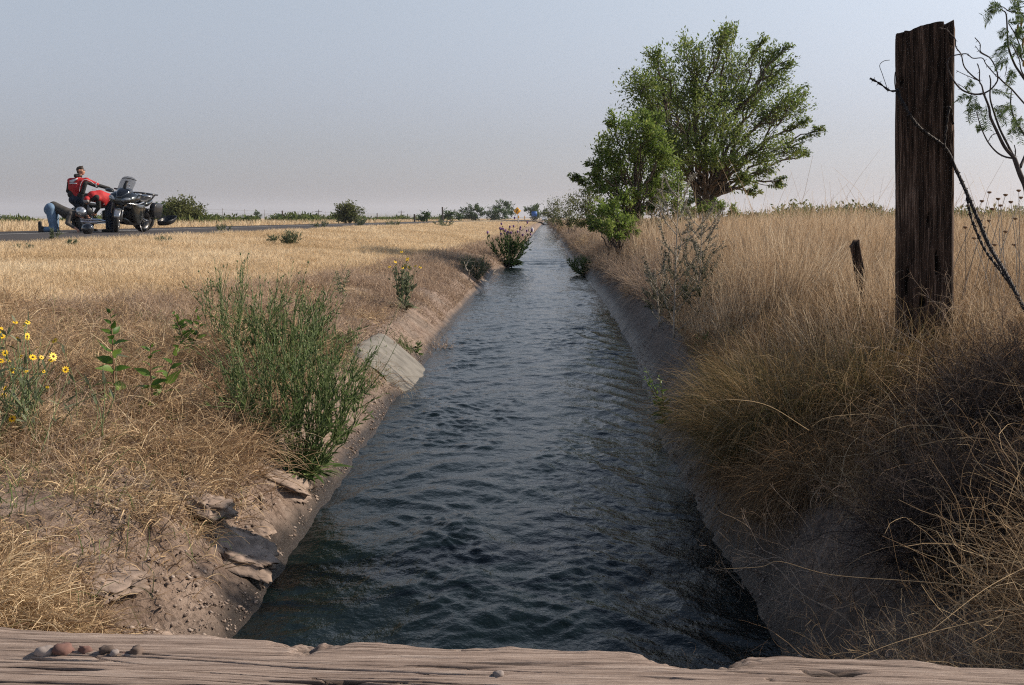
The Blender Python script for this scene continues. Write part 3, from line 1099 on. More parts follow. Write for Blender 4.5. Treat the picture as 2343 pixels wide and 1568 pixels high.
# ---- tangled dry grass on the near left bank
Nb = 135000
y = inv_sample(Nb, 1.9, 13, 1.4)
t = .14 + RNG.random(Nb) ** .9 * np.clip(.56 * y - .55, .7, 6.2)
x = xl(y) - t
nzv = fbm(x * 1.3, y * 1.1, 6.6, 4)
bare = (t < np.interp(y, [2, 3.2, 4.2, 5.5, 7, 9, 13], [.34, .30, .20, .34, .40, .50, .42]) + .22 * fbm(y * 1.6, t * .3, 2.0, 3))
keep = ~(bare & (RNG.random(Nb) > .13))
keep &= (RNG.random(Nb) < np.clip(.75 + .7 * nzv, .12, 1)) & (t < TB(y) + .3 + .5 * nzv)
x, y, t, nzv = x[keep], y[keep], t[keep], nzv[keep]
nb = len(x)
d = RNG.normal(0, 1, (nb, 3))
d[:, 2] = np.abs(d[:, 2]) * .35 + rnd(nb, .0, .5)
d[:, 0] += .35
long_ = np.clip(.15 + .12 * nzv, .06, .3) * rnd(nb, .5, 1.6)
mat_h = np.clip(.05 + .12 * nzv, 0, .18) * RNG.random(nb) * np.interp(y, [2, 3.4, 4.2], [.4, .6, 1])
long_ = long_ * np.interp(y, [2, 3.4, 4.2], [.62, .72, 1])
gp = ground_pts(x, y)
gp[:, 2] += mat_h
tn = np.clip(.44 + .34 * fbm(x * .8, y * .8, 9.9, 3) + RNG.normal(0, .27, nb), 0, 1)
V1 = stems(gp, d, long_, rnd(nb, .0016, .0042) + .0002 * y, 5, .20, .15, tint=tn, taper=.35)
stuff('bank_grass', [V1[:3]], m_bank)

# finer grey-pink litter between, and thin upright grass
Nb = 60000
y = inv_sample(Nb, 3.0, 15, 1.2)
x = xl(y) - .7 - RNG.random(Nb) * 5.8
k = (fbm(x * .7, y * .7, 21.0, 3) > -.12) & (xl(y) - x < TB(y) + .2)
x, y = x[k], y[k]
nb = len(x)
V1 = stems(ground_pts(x, y), up_dirs(nb, .6), rnd(nb, .06, .26), .0022 + .0002 * y, 3, .2, .3)
stuff('dry_litter', [V1[:3]], m_pink)

# ---- pinkish dry weeds along the left bank farther up
Nb = 90000
y = inv_sample(Nb, 8.5, 70, 1.5)
t = .12 + RNG.random(Nb) ** 1.2 * np.minimum(np.interp(y, [8, 12, 20, 40, 70], [3.2, 2.5, 1.6, 1.3, 1.2]), TB(y) + .15)
x = xl(y) - t
nzv = fbm(x * 1.0, y * .8, 31.0, 3)
slabm = (np.abs(y - 9.35) < .8) & (t < .42)
k = (RNG.random(Nb) < np.clip(.7 + .9 * nzv, .1, 1)) & ~slabm & ((t > .4 + .2 * nzv) | (y > 13))
x, y, nzv, t = x[k], y[k], nzv[k], t[k]
nb = len(x)
hh = np.clip(.17 + .16 * nzv, .06, .4) * rnd(nb, .5, 1.3) * (.6 + .4 * sstep(.1, .8, t))
V1 = stems(ground_pts(x, y), up_dirs(nb, .7), hh, .002 + .0003 * y, 4, .1, .35, tint=np.clip(.5 + .4 * nzv + RNG.normal(0, .22, nb), 0, 1))
stuff('bank_weeds', [V1[:3]], m_pink)

# green grass blades mixed into the left bank
Nb = 9000
cs = [(-2.6, 4.0, .5, 900), (-3.0, 5.0, .7, 500), (-3.3, 6.2, .8, 700), (-2.6, 6.4, .7, 900), (-1.6, 8.0, .35, 800), (-2.1, 3.0, .5, 500), (-3.4, 8.0, .8, 500), (-1.30, 10.4, .10, 350),
      (-2.4, 8.8, .7, 500), (-3.0, 3.4, .4, 700)]
px_, py_ = [], []
for cx_, cy_, s_, n_ in cs:
    px_.append(RNG.normal(cx_, s_, n_))
    py_.append(RNG.normal(cy_, s_, n_))
x, y = np.concatenate(px_), np.concatenate(py_)
k = (xl(y) - x > .12) & (y > 2)
x, y = x[k], y[k]
V1 = stems(ground_pts(x, y), up_dirs(len(x), .45), rnd(len(x), .07, .22), .003 + .0002 * y, 4, .5, .2)
stuff('green_grass', [V1[:3]], m_green)

# ---- tall golden grass on the right
Nt = 190000
y = inv_sample(Nt, 4.2, 130, 1.55)
t = .42 + RNG.random(Nt) ** 1.35 * np.interp(y, [4, 10, 30, 130], [5, 9, 22, 70])
x = xr(y) + t
nzv = fbm(x * .6, y * .5, 41.0, 4)
k = (RNG.random(Nt) < np.clip(.8 + .8 * nzv, .15, 1)) & ~((np.hypot(x - POSTC[0], y - POSTC[1]) < .17))
k &= ~((y < 5.2) & (t < .7))
x, y, t, nzv = x[k], y[k], t[k], nzv[k]
nt_ = len(x)
hh = (.50 + .26 * nzv) * rnd(nt_, .55, 1.25) * (.45 + .55 * sstep(.35, 1.0, t)) * np.interp(y, [4, 7, 10, 14, 22, 40], [.74, .80, .95, 1.15, 1.2, .95])
hh *= 1 + RNG.uniform(.4, 1.1, nt_) * (RNG.random(nt_) > .972) * (y < 14)
d = up_dirs(nt_, .27)
d[:, 0] += .10 + .55 * pnoise(x * .55, y * .45, 8)
d[:, 1] += .45 * pnoise(x * .6, y * .5, 18)
V1 = stems(ground_pts(x, y), d, hh, .0024 + .00030 * y, 4, .16 * RNG.random(nt_), .07, tint=np.clip(.5 + .30 * nzv + .22 * pnoise(x * 1.7, y * 1.3, 28) + RNG.normal(0, .25, nt_), 0, 1), taper=.3)
stuff('tall_grass', [V1[:3]], m_tall)

# dry brush standing on the right rim farther up
Nu = 46000
y = inv_sample(Nu, 10.5, 75, 1.3)
t = .33 + RNG.random(Nu) ** 1.1 * 1.1
x = xr(y) + t
nzv = fbm(x * .9, y * .55, 71.0, 3)
k = RNG.random(Nu) < np.clip(.6 + 1.2 * nzv, .05, 1)
x, y, t, nzv = x[k], y[k], t[k], nzv[k]
nu_ = len(x)
d = up_dirs(nu_, .6)
d[:, 0] -= .30 * (t < .6)
V1 = stems(ground_pts(x, y), d, (.42 + .30 * nzv) * rnd(nu_, .5, 1.25) * sstep(9, 15, y), .002 + .00032 * y, 5, .12, .25, tint=np.clip(.5 + .4 * nzv + RNG.normal(0, .22, nu_), 0, 1))
stuff('rim_brush', [V1[:3]], m_pink)

# short dry undergrowth on the right rim and beyond
Nu = 60000
y = inv_sample(Nu, 3.0, 70, 1.5)
t = .36 + RNG.random(Nu) ** 1.6 * 2.6
x = xr(y) + t
nu_ = len(x)
V1 = stems(ground_pts(x, y), up_dirs(nu_, .8), rnd(nu_, .05, .24), .0022 + .0003 * y, 4, .2, .35)
stuff('rim_grass', [V1[:3]], m_bank)

# old brown thatch that hangs down over the right lining
Nh = 36000
y = rnd(Nh, 2.0, 8.6)
t = np.interp(y, [2, 3.5, 5, 8.6], [.52, .48, .44, .36]) + RNG.random(Nh) ** 1.2 * 1.0
x = xr(y) + t
nzv = fbm(y * 1.2, t * .8, 51.0, 3)
k = RNG.random(Nh) < np.clip(.65 + .9 * nzv, .1, 1)
x, y, t = x[k], y[k], t[k]
nh = len(x)
gp = ground_pts(x, y)
gp[:, 2] += RNG.random(nh) * .14
d = RNG.normal(0, .45, (nh, 3)) + np.array([-.75, -.25, .35])
lenh = rnd(nh, .12, .36) * (1 - .3 * sstep(5.5, 8.6, y))
V1 = stems(gp, d, lenh, rnd(nh, .0018, .0034), 6, .55, .16, taper=.3)
V2 = V1[0]
zmin = ground_z(V2[:, 0], V2[:, 1]) + .006
V2[:, 2] = np.maximum(V2[:, 2], zmin)
stuff('hanging_thatch', [(V2, V1[1], V1[2])], m_thatch)

# straw-coloured dead stems over the near right bank
Ns = 8000
y = rnd(Ns, 1.75, 4.3)
x = xr(y) + .40 + RNG.random(Ns) ** .8 * (.32 * y + .1)
k = ~((y > 2.3) & (y < 3.6) & (x > 1.45)) | (RNG.random(Ns) < .25)
x, y = x[k], y[k]
Ns = len(x)
gp = ground_pts(x, y)
gp[:, 2] += RNG.random(Ns) * .28
d = RNG.normal(0, .7, (Ns, 3)) + np.array([-.3, -.1, .3])
V1 = stems(gp, d, rnd(Ns, .12, .5), rnd(Ns, .0012, .0030), 7, .18, .24, tint=RNG.random(Ns) ** 1.8, taper=.3)
Ns = 2300
y = rnd(Ns, 1.75, 2.75)
x = xr(y) + .16 + RNG.random(Ns) ** .7 * (.30 * y - .15)
gp = ground_pts(x, y)
gp[:, 2] += .02 + RNG.random(Ns) * .24 * sstep(.1, .5, x - xr(y))
d = RNG.normal(0, .85, (Ns, 3)) + np.array([-.4, .1, .4])
V2 = stems(gp, d, rnd(Ns, .10, .40), rnd(Ns, .0012, .0028), 6, .08, .22, tint=.25 + .75 * RNG.random(Ns) ** 1.3, taper=.45)
stuff('dead_stems', [V1[:3], V2[:3]], m_bank)


# ------------------------------------------------------------------ single plants
def on_ground(px, py, Y, dz=0.0):
    """foot of a plant seen near (px, py) at distance Y"""
    p = at(px, py, Y)
    return np.array([p[0], p[1], float(ground_z(p[0], p[1])) + dz])


def bunch_grass(p, n_, L, label, mat=None, lean=(0, 0), spread=.55, width=.0026, droop=.55, rad=.12, grp=None, name='bunch_grass', cat='grass clump', clear=True):
    a = RNG.random(n_) * 2 * np.pi
    r = rad * np.sqrt(RNG.random(n_))
    base = np.stack([r * np.cos(a), r * np.sin(a), 0 * a - .02], -1)
    gz_ = ground_z(base[:, 0] + p[0], base[:, 1] + p[1]) - p[2]
    base[:, 2] = gz_ - .02
    d = np.stack([np.cos(a) * spread * (r / rad + .2) + lean[0], np.sin(a) * spread * (r / rad + .2) + lean[1], 1 + 0 * a], -1) + RNG.normal(0, .14, (n_, 3))
    v, q, t, P = stems(base, d, L * rnd(n_, .45, 1.15), width * rnd(n_, .6, 1.3), 7, droop * rnd(n_, .2, 1.2), .07, taper=.2)
    zz_ = ground_z(v[:, 0] + p[0], v[:, 1] + p[1]) - p[2] + .004
    v[:, 2] = np.maximum(v[:, 2], zz_ - .02)
    o = link(name, mesh_np(name, v, q, t), mat or m_tuss)
    o.location = tuple(p)
    return tag(o, label, cat, grp)


bunch_grass(on_ground(1800, 790, 5.0), 4600, .66, 'largest bunch of golden brown grass in front of the short stake, blades arching to the water', rad=.22, spread=.62, lean=(-.08, 0), droop=.5)
bunch_grass(on_ground(1672, 770, 6.0), 2400, .46, 'dark green based grass bunch at the concrete rim left of the big bunch', rad=.17, spread=.7, lean=(-.1, 0))
bunch_grass(on_ground(2010, 770, 4.7), 3000, .62, 'golden brown grass bunch drooping to the right in front of the thick post', rad=.16, spread=.5, lean=(.28, 0), droop=.6)
bunch_grass(on_ground(1880, 850, 4.3), 2600, .42, 'shaggy brown grass bunch hanging over the slope below the post', rad=.22, spread=.9, lean=(-.2, -.1), droop=.9, mat=m_thatch)
bunch_grass(on_ground(1745, 840, 5.0), 1500, .34, 'drooping dull brown grass bunch on the right slope under the biggest bunch', rad=.16, spread=.9, lean=(-.2, -.1), droop=.9, mat=m_thatch)


def twig_bush(name, p, n_, size, label, cat, mat, width=.003, depth=3, up=.6, grp=None, leaf=None, leafmat=None, leafsize=.02, leafn=0, squash=1.0):
    """a bush of repeatedly forking thin twigs; optional leaves as a child"""
    base = RNG.normal(0, .06, (n_, 3)) * np.array([1, 1, 0]) * size * 2
    d = RNG.normal(0, 1, (n_, 3))
    d[:, 2] = np.abs(d[:, 2]) * up + .15
    parts, tips = [], []
    L, w = size * .5, width
    tn = RNG.random(n_)
    for k in range(depth):
        v, q, t, P = stems(base, d, L * rnd(len(base), .6, 1.2), w, 4, .08, .16, tint=tn, taper=.6)
        parts.append((v, q, t))
        m_ = 3
        sel = RNG.integers(2, 5, (len(base), m_))
        nb_ = np.take_along_axis(P, sel[..., None].repeat(3, -1), 1).reshape(-1, 3)
        dd = norm(P[:, -1] - P[:, 0])[:, None] + RNG.normal(0, .55, (len(base), m_, 3))
        dd[..., 2] += .12 * up
        tips.append(P.reshape(-1, 3))
        base, d = nb_, dd.reshape(-1, 3)
        tn = np.clip(np.repeat(tn, m_) + RNG.normal(0, .12, len(base)), 0, 1)
        L *= .62
        w *= .62
    V, Q, T, n0 = [], [], [], 0
    for v, q, t in parts:
        V.append(v); Q.append(q + n0); T.append(t); n0 += len(v)
    V = np.concatenate(V)
    V[:, 2] *= squash
    zz_ = ground_z(V[:, 0] + p[0], V[:, 1] + p[1]) - p[2]
    V[:, 2] = np.maximum(V[:, 2], zz_ - .01)
    if leafn:
        root = thing(name, label, cat, p, group=grp)
        link('twigs', mesh_np('twigs', V, np.concatenate(Q), np.concatenate(T)), mat, root)
        tp = np.concatenate(tips[-2:])
        s = tp[RNG.integers(0, len(tp), leafn)] + RNG.normal(0, leafsize * .6, (leafn, 3))
        s[:, 2] *= squash
        lv, lq, lt = leaves(s, RNG.normal(0, 1, (leafn, 3)) + np.array([0, 0, .5]), RNG.normal(0, 1, (leafn, 3)), leafsize * rnd(leafn, .6, 1.4), leafsize * .35, rows=3)
        link('foliage', mesh_np('foliage', lv, lq, lt), leafmat, root)
        return root
    o = link(name, mesh_np(name, V, np.concatenate(Q), np.concatenate(T)), mat)
    o.location = tuple(p)
    return tag(o, label, cat, grp)


twig_bush('dry_shrub', on_ground(2240, 960, 3.15), 520, .50, 'dark grey tangled dead shrub in the lower right below the wire', 'dead shrub', m_grey, width=.0042, depth=4, up=.8)
twig_bush('dry_shrub', on_ground(2335, 900, 3.7), 360, .55, 'dark dead shrub behind the large tangled one at the right edge', 'dead shrub', m_grey, width=.0045, depth=4, up=.9)
twig_bush('dry_weed', on_ground(2180, 1290, 2.45), 110, .42, 'pale brown twiggy weed in front of the dark tangled shrub', 'dry weed', m_bank, width=.0024, depth=4, up=.45)
twig_bush('dry_weed', on_ground(2300, 1330, 2.25), 90, .38, 'tangle of brown dead weed in the bottom right corner above the beam', 'dry weed', m_pink, width=.0024, depth=4, up=.45)
twig_bush('dry_weed', on_ground(2020, 1330, 2.4), 60, .36, 'low brown weed tangle right above the beam on the concrete slope', 'dry weed', m_thatch, width=.0022, depth=4, up=.4)
twig_bush('dry_weed', on_ground(1930, 1020, 3.3), 60, .46, 'fine brown dead weed spraying from the right bank between grass bunch and dark shrub', 'dry weed', m_pink, width=.0026, depth=4, up=.35)
twig_bush('dry_weed', on_ground(1800, 1250, 2.9), 30, .44, 'sparse brown twiggy weed low on the right concrete slope', 'dry weed', m_thatch, width=.0024, depth=3, up=.4)
twig_bush('dry_weed', on_ground(2265, 690, 4.4), 22, .60, 'thorny pale dead weed right of the thick post under the wire', 'dry weed', m_pink, width=.0035, depth=4, up=.9)

# dead flower stalks right of the post
root = thing('dry_flower_stalks', 'tall dead stalks with round brown seed heads right of the thick post', 'dry plant', on_ground(2265, 720, 5.4))
sp = [(2263, 440), (2300, 446), (2330, 436), (2283, 455), (2246, 460), (2312, 462), (2215, 470), (2270, 478), (2233, 498), (2322, 500), (2250, 520), (2335, 452), (2288, 470), (2228, 545),
      (2300, 530), (2275, 560), (2320, 560), (2208, 520), (2262, 505)]
mb, rp = MB(), np.array(root.location)
for px, py in sp:
    tip = at(px, py, 5.4 + RNG.normal(0, .15)) - rp
    b0 = np.array([RNG.normal(0, .12), RNG.normal(0, .12), 0])
    mb.add(*tube(smooth_path([b0, b0 * .6 + tip * .5 + RNG.normal(0, .02, 3), tip], 4), np.linspace(.0026, .0014, 9), 5))
    hd = MB()
    for k in range(7):
        a = k / 7 * 6.28
        hd.add(*ell(.006 * math.cos(a), .006 * math.sin(a), 0, .007, .007, .005, 6, 4))
    hd.add(*ell(0, 0, -.003, .009, .009, .006, 8, 5))
    h_ = hd.build('seed_head', m_stemr, root)
    h_.location = tuple(tip)
mb.build('stalks', m_paleg, root)


def leafy_plant(name, p, h, nleaf, L, w, label, cat, mat, stemmat, lean=(0, 0), stemsn=1, grp=None, stem_r=.005, bare=.0, flop=.3):
    root = thing(name, label, cat, p, group=grp)
    sm, lv = MB(), []
    for s in range(stemsn):
        a = RNG.random() * 6.28
        off = 0 if stemsn == 1 else .25
        tip = np.array([lean[0] * h + off * h * math.cos(a), lean[1] * h + off * h * math.sin(a), h * RNG.uniform(.75, 1)])
        pth = smooth_path([[0, 0, -.01], tip * .5 + np.array([RNG.normal(0, .01), RNG.normal(0, .01), h * .04]), tip], 8)
        sm.add(*tube(pth, np.linspace(stem_r, stem_r * .4, len(pth)), 6))
        for k in range(nleaf):
            f = bare + (1 - bare) * (k + .5) / nleaf
            b0 = pth[int(f * (len(pth) - 1))]
            az = k * 2.4 + RNG.normal(0, .3)
            size = (1 - .72 * f ** 1.4) * RNG.uniform(.8, 1.15)
            lv.append((b0, [math.cos(az), math.sin(az), .25 + .9 * f - flop * RNG.random()], L * size, w * size))
    b_ = np.array([q[0] for q in lv])
    d_ = np.array([q[1] for q in lv])
    v, q, t = leaves(b_, d_, np.array([[.3, -.6, .7]]) + RNG.normal(0, .5, b_.shape), np.array([q[2] for q in lv]), np.array([q[3] for q in lv]), curl=.35, fold=.25)
    sm.build('stem', stemmat, root)
    link('leaves', mesh_np('leaves', v, q, t), mat, root)
    return root


leafy_plant('leafy_weed', on_ground(262, 915, 5.1), .50, 24, .12, .054, 'upright broad leaved green weed with one tall stem near the yellow flowers', 'weed', m_lgreen, m_stemr)
leafy_plant('leafy_weed', on_ground(352, 935, 4.95), .38, 14, .12, .052, 'lower green weed with two leaning stems right of the tall broad leaved one', 'weed', m_lgreen, m_stemr, lean=(.25, 0), stemsn=2)
leafy_plant('leafy_weed', on_ground(428, 812, 6.7), .36, 12, .10, .048, 'bushy broad leaved weed just left of the tall fine green plant', 'weed', m_lgreen, m_stemr, stemsn=5)
leafy_plant('leafy_weed', on_ground(1522, 972, 7.1), .46, 20, .085, .034, 'bright green weed growing at the waterline of the right slope', 'weed', m_lgreen, m_stem, stemsn=3, lean=(-.1, -.15))
leafy_plant('leafy_weed', on_ground(1606, 742, 8.2), .20, 12, .06, .028, 'small dark green weed on the right rim beside the grass bunch', 'weed', m_green, m_stem, stemsn=4)
leafy_plant('leafy_weed', on_ground(955, 800, 10.6), .14, 12, .06, .02, 'small green weed at the left water edge beyond the grey slab', 'weed', m_green, m_stem, stemsn=5)
leafy_plant('nightshade', on_ground(782, 668, 12.0), .42, 24, .10, .022, 'grey green narrow leaved plant with pale violet flowers on the left bank crest', 'weed', m_ggreen, m_stem, stemsn=4)


def yellow_head(root, p, nrm_, r, mat_p=m_yel):
    n_ = np.array(nrm_) / np.linalg.norm(nrm_)
    u = norm(np.cross(n_, [0.1, .2, 1.0]))
    v_ = np.cross(n_, u)
    a = np.arange(10) / 10 * 6.283 + RNG.random() * .6
    d = np.cos(a)[:, None] * u + np.sin(a)[:, None] * v_ + n_ * .12
    vv, q, t = leaves(d * r * .25, d, np.tile(n_, (10, 1)) + RNG.normal(0, .1, (10, 3)), r * rnd(10, .7, .85), r * .42, curl=.15, fold=.1)
    f = link('flower', mesh_np('flower', vv, q), mat_p, root)
    f.location = tuple(p)
    dv, dq = ell(0, 0, 0, r * .30, r * .30, r * .16, 10, 6)
    M = np.stack([u, v_, n_], 1)
    link('flower_disc', mesh_np('flower_disc', dv @ M.T + n_ * r * .06, dq), m_disc if mat_p is m_yel else m_yel, f)
    return f


# yellow flowers at the left edge
rp = on_ground(30, 1010, 4.2)
root = thing('yellow_flowers', 'clump of yellow daisy like flowers with dark centres on thin stems at the left edge', 'flowers', rp)
fl = [(62, 770, 1), (35, 738, .7), (63, 738, .7), (125, 780, .8), (28, 792, .75), (75, 818, .9), (122, 816, 1), (95, 818, .6), (118, 824, .8), (150, 846, .9), (12, 808, .8), (28, 848, .85), (2, 755, .8),
      (47, 816, .7), (12, 888, .7), (28, 958, .95), (3, 975, .8), (2, 826, .8), (108, 886, .4), (-30, 800, .9), (-50, 850, .9), (-20, 900, .9), (5, 770, .8), (18, 825, .7), (60, 850, .6), (85, 795, .6), (40, 775, .6), (-10, 785, .9), (8, 905, .7), (20, 930, .6), (55, 745, .5), (100, 850, .5)]
mb = MB()
lp = []
for px, py, s in fl:
    tip = at(px, py, 4.25 + RNG.normal(0, .12)) - rp
    b0 = np.array([RNG.normal(0, .10), RNG.normal(0, .08), 0])
    pth = smooth_path([b0, b0 * .7 + tip * .4 + np.array([0, 0, .03]), tip], 5)
    mb.add(*tube(pth, np.linspace(.0028, .0016, len(pth)), 5))
    lp.append(pth)
    yellow_head(root, tip, [RNG.normal(.35, .45), RNG.normal(-.6, .4), RNG.normal(.5, .4)], .018 * s)
for _ in range(40):
    b0 = np.array([RNG.normal(0, .2), RNG.normal(0, .12), 0])
    tip = b0 + np.array([RNG.normal(.05, .14), RNG.normal(0, .1), RNG.uniform(.15, .42)])
    pth = smooth_path([b0, (b0 + tip) / 2 + RNG.normal(0, .02, 3), tip], 5)
    mb.add(*tube(pth, np.linspace(.0024, .001, len(pth)), 5))
    lp.append(pth)
mb.build('stems', m_stem, root)
pts = np.concatenate([q[3:] for q in lp])
s = pts[RNG.integers(0, len(pts), 260)]
v, q, t = leaves(s, RNG.normal(0, 1, (260, 3)) + np.array([0, 0, .5]), RNG.normal(0, .5, (260, 3)) + np.array([0, 0, 1]), rnd(260, .03, .075), .012)
link('leaves', mesh_np('leaves', v, q, t), m_ggreen, root)


def fine_plant(name, p, nst, h, rad, label, cat, leafm, stemm, leafn, leafL, leafw, buds=0, budm=None, lean=(0, 0), fork=3, budr=.006, grp=None, up=.2, basal=0):
    """many thin forking stems fanning up from one foot, narrow leaves, buds at the tips"""
    root = thing(name, label, cat, p, group=grp)
    mb, allp, tips = MB(), [], []
    for s in range(nst):
        a = RNG.random() * 6.283
        rr_ = rad * math.sqrt(RNG.random())
        hh_ = h * RNG.uniform(.6, 1.0) * (1 - .25 * (rr_ / rad) ** 2)
        tip = np.array([rr_ * math.cos(a) + lean[0] * hh_, rr_ * math.sin(a) + lean[1] * hh_, hh_])
        b0 = np.array([math.cos(a), math.sin(a), 0]) * RNG.random() * .05
        pth = smooth_path([b0, b0 + (tip - b0) * np.array([.62, .62, .42]), tip], 7)
        pth[1:-1] += RNG.normal(0, .006, (len(pth) - 2, 3))
        mb.add(*tube(pth, np.linspace(.0038, .0014, len(pth)), 4))
        allp.append(pth)
        tips.append(tip)
        for f in range(fork):
            k = RNG.integers(6, len(pth) - 2)
            e = pth[k] + (norm(tip - b0) * .8 + RNG.normal(0, .35, 3) + np.array([0, 0, up])) * h * RNG.uniform(.12, .3)
            p2 = smooth_path([pth[k], (pth[k] + e) / 2 + RNG.normal(0, .008, 3), e], 4)
            mb.add(*tube(p2, np.linspace(.002, .001, len(p2)), 4))
            allp.append(p2)
            tips.append(e)
    global LAST_TIPS
    LAST_TIPS = np.array(tips)
    if buds:
        tp = np.array(tips)
        for b0 in tp[RNG.permutation(len(tp))[:buds]]:
            mb.add(*ell(b0[0], b0[1], b0[2], budr, budr, budr * 1.3, 6, 4))
    mb.build('stems', stemm, root)
    pts = np.concatenate(allp)
    tang = np.concatenate([norm(np.gradient(q, axis=0)) for q in allp])
    k = RNG.integers(0, len(pts), leafn)
    hrel = np.clip(pts[k][:, 2] / h, 0, 1)
    d = tang[k] + RNG.normal(0, .45, (leafn, 3))
    L = leafL * (1.25 - .8 * hrel) * rnd(leafn, .7, 1.3)
    lvs = [leaves(pts[k], d, RNG.normal(0, 1, (leafn, 3)), L, leafw * (1.3 - .8 * hrel), curl=.1)]
    if basal:
        a = RNG.random(basal) * 6.283
        bb = np.stack([np.cos(a), np.sin(a), 0 * a + .3], -1) * (RNG.random(basal) * rad * .45)[:, None]
        bb[:, 2] += .02
        lvs.append(leaves(bb, np.stack([np.cos(a), np.sin(a), rnd(basal, -.1, .9)], -1), np.array([[0, 0, 1.0]]) + RNG.normal(0, .4, (basal, 3)), leafL * 1.9 * rnd(basal, .6, 1.3), leafw * 2.2, curl=.3))
    m_ = MB()
    for lv in lvs:
        m_.add(*lv)
    m_.build('leaves', leafm, root)
    return root


m_bud = plain('dull_bud', (.11, .10, .07), .8, var=.3, scale=60)
fine_plant('tall_green_weed', on_ground(684, 1020, 5.25), 72, .90, .40, 'fullest tall feathery green weed fanning out at the left water edge', 'weed', m_green, m_stem, 4600, .050, .0080, 100, m_bud, fork=4, basal=190, lean=(-.06, .15))
fine_plant('tall_green_weed', on_ground(615, 860, 6.4), 44, .80, .36, 'lighter green wispy weed with bare bud tipped stems behind the fullest one', 'weed', m_green, m_stem, 2600, .05, .0075, 110, m_bud, fork=4, lean=(.08, .1))
fine_plant('tall_green_weed', on_ground(530, 815, 6.9), 20, .82, .24, 'sparse thin stemmed weed at the left of the tall weed group', 'weed', m_green, m_stem, 420, .045, .007, 40, m_bud, fork=3)
fine_plant('wispy_weed', on_ground(785, 815, 8.6), 14, .26, .14, 'small pale green wispy weed above the grey concrete slab', 'weed', m_green, m_stem, 600, .03, .005, 0, None, fork=3)

# yellow sow thistle
rt = fine_plant('yellow_thistle', on_ground(922, 716, 12.4), 11, .68, .20, 'loose green thistle with small pale yellow flowers on the left bank', 'weed', m_ggreen, m_stem, 420, .07, .020, 0, None, fork=3, basal=40)
for q in LAST_TIPS[np.argsort(-LAST_TIPS[:, 2])[:13]]:
    yellow_head(rt, q, [RNG.normal(0, .3), -.5, .8], .022)

# purple thistle at the water
rt = fine_plant('purple_thistle', on_ground(1162, 606, 31.0), 28, 1.38, .70, 'large dark green thistle with purple heads leaning over the left water edge', 'thistle', m_dgreen, m_stem, 1500, .11, .034, 0, None, fork=3, basal=420)
for q in LAST_TIPS[np.argsort(-LAST_TIPS[:, 2] + RNG.normal(0, .08, len(LAST_TIPS)))[:24]]:
    hd = MB().add(*ell(0, 0, 0, .028, .028, .028, 7, 5)).add(*ell(0, 0, .025, .032, .032, .022, 7, 5))
    o = hd.build('flower_head', m_purple, rt)
    o.location = tuple(q)

fine_plant('green_bush', on_ground(1088, 640, 22.5), 50, .62, .40, 'grey green wispy bush on the left bank in front of the purple thistle', 'bush', m_ggreen, m_stem, 2200, .06, .012, 0, None, fork=3)
twig_bush('fallen_branch', on_ground(1075, 645, 20.5), 5, .75, 'bleached bare branch lying at the foot of the grey green bush', 'branch', m_paleg, width=.02, depth=3, up=.3)
twig_bush('driftwood_tuft', on_ground(1004, 778, 11.6), 40, .30, 'dead root tuft caught at the left water edge past the slab', 'dry weed', m_pink, width=.006, depth=3, up=.5)
fine_plant('green_bush', on_ground(1335, 622, 27.0), 40, .55, .38, 'dark green bush overhanging the right water edge in mid distance', 'bush', m_green, m_stem, 1800, .07, .022, 0, None, fork=2, lean=(-.25, 0))

# twigs of dry grass that hang over the slab
bunch_grass(on_ground(868, 880, 8.4), 60, .34, 'few bleached grass stalks lying down the left slope below the grey slab', mat=m_bank, spread=.6, lean=(.6, -.3), rad=.15, width=.004, droop=.8, name='dry_stalks', cat='dry grass')

# ---- field weeds
for px, py, Y, h_, r_, nst, lab in [
        (668, 566, 25.0, .36, .26, 34, 'largest grey green weed standing alone in the golden field'),
        (622, 560, 26.0, .26, .22, 14, 'thin grey green weed just left of the largest field weed'),
        (652, 568, 24.8, .22, .16, 10, 'small sparse weed touching the left side of the largest field weed'),
        (375, 546, 21.5, .20, .22, 14, 'low green weed at the road edge right of the rear motorcycle wheel'),
        (160, 572, 17.5, .16, .20, 14, 'low green weed at the road edge before the kneeling person'),
        (58, 590, 16.0, .12, .16, 10, 'small green weed in the field at the far left'),
        (120, 545, 19.5, .30, .12, 7, 'thin stalky weed before the shoes of the kneeling person'),
        (818, 517, 56.0, .55, .60, 22, 'green weed on the field side of the road beside the lone round bush'),
        (900, 518, 60.0, .40, .55, 14, 'low green weed by the road right of the round bush'),
        (1015, 516, 70.0, .60, .80, 22, 'low green weed patch where the road meets the field far away'),
        (735, 522, 48.0, .36, .5, 14, 'low weed beside the road left of the round bush'),
        (510, 533, 34.0, .3, .34, 14, 'pale weed on the road edge between motorcycles and round bush')]:
    fine_plant('field_weed', on_ground(px, py, Y), nst, h_, r_, lab, 'weed', m_ggreen, m_stem, 26 * nst, .03 + .0012 * Y, .008 + .0004 * Y, 0, None, fork=2, grp='green weeds in the field')


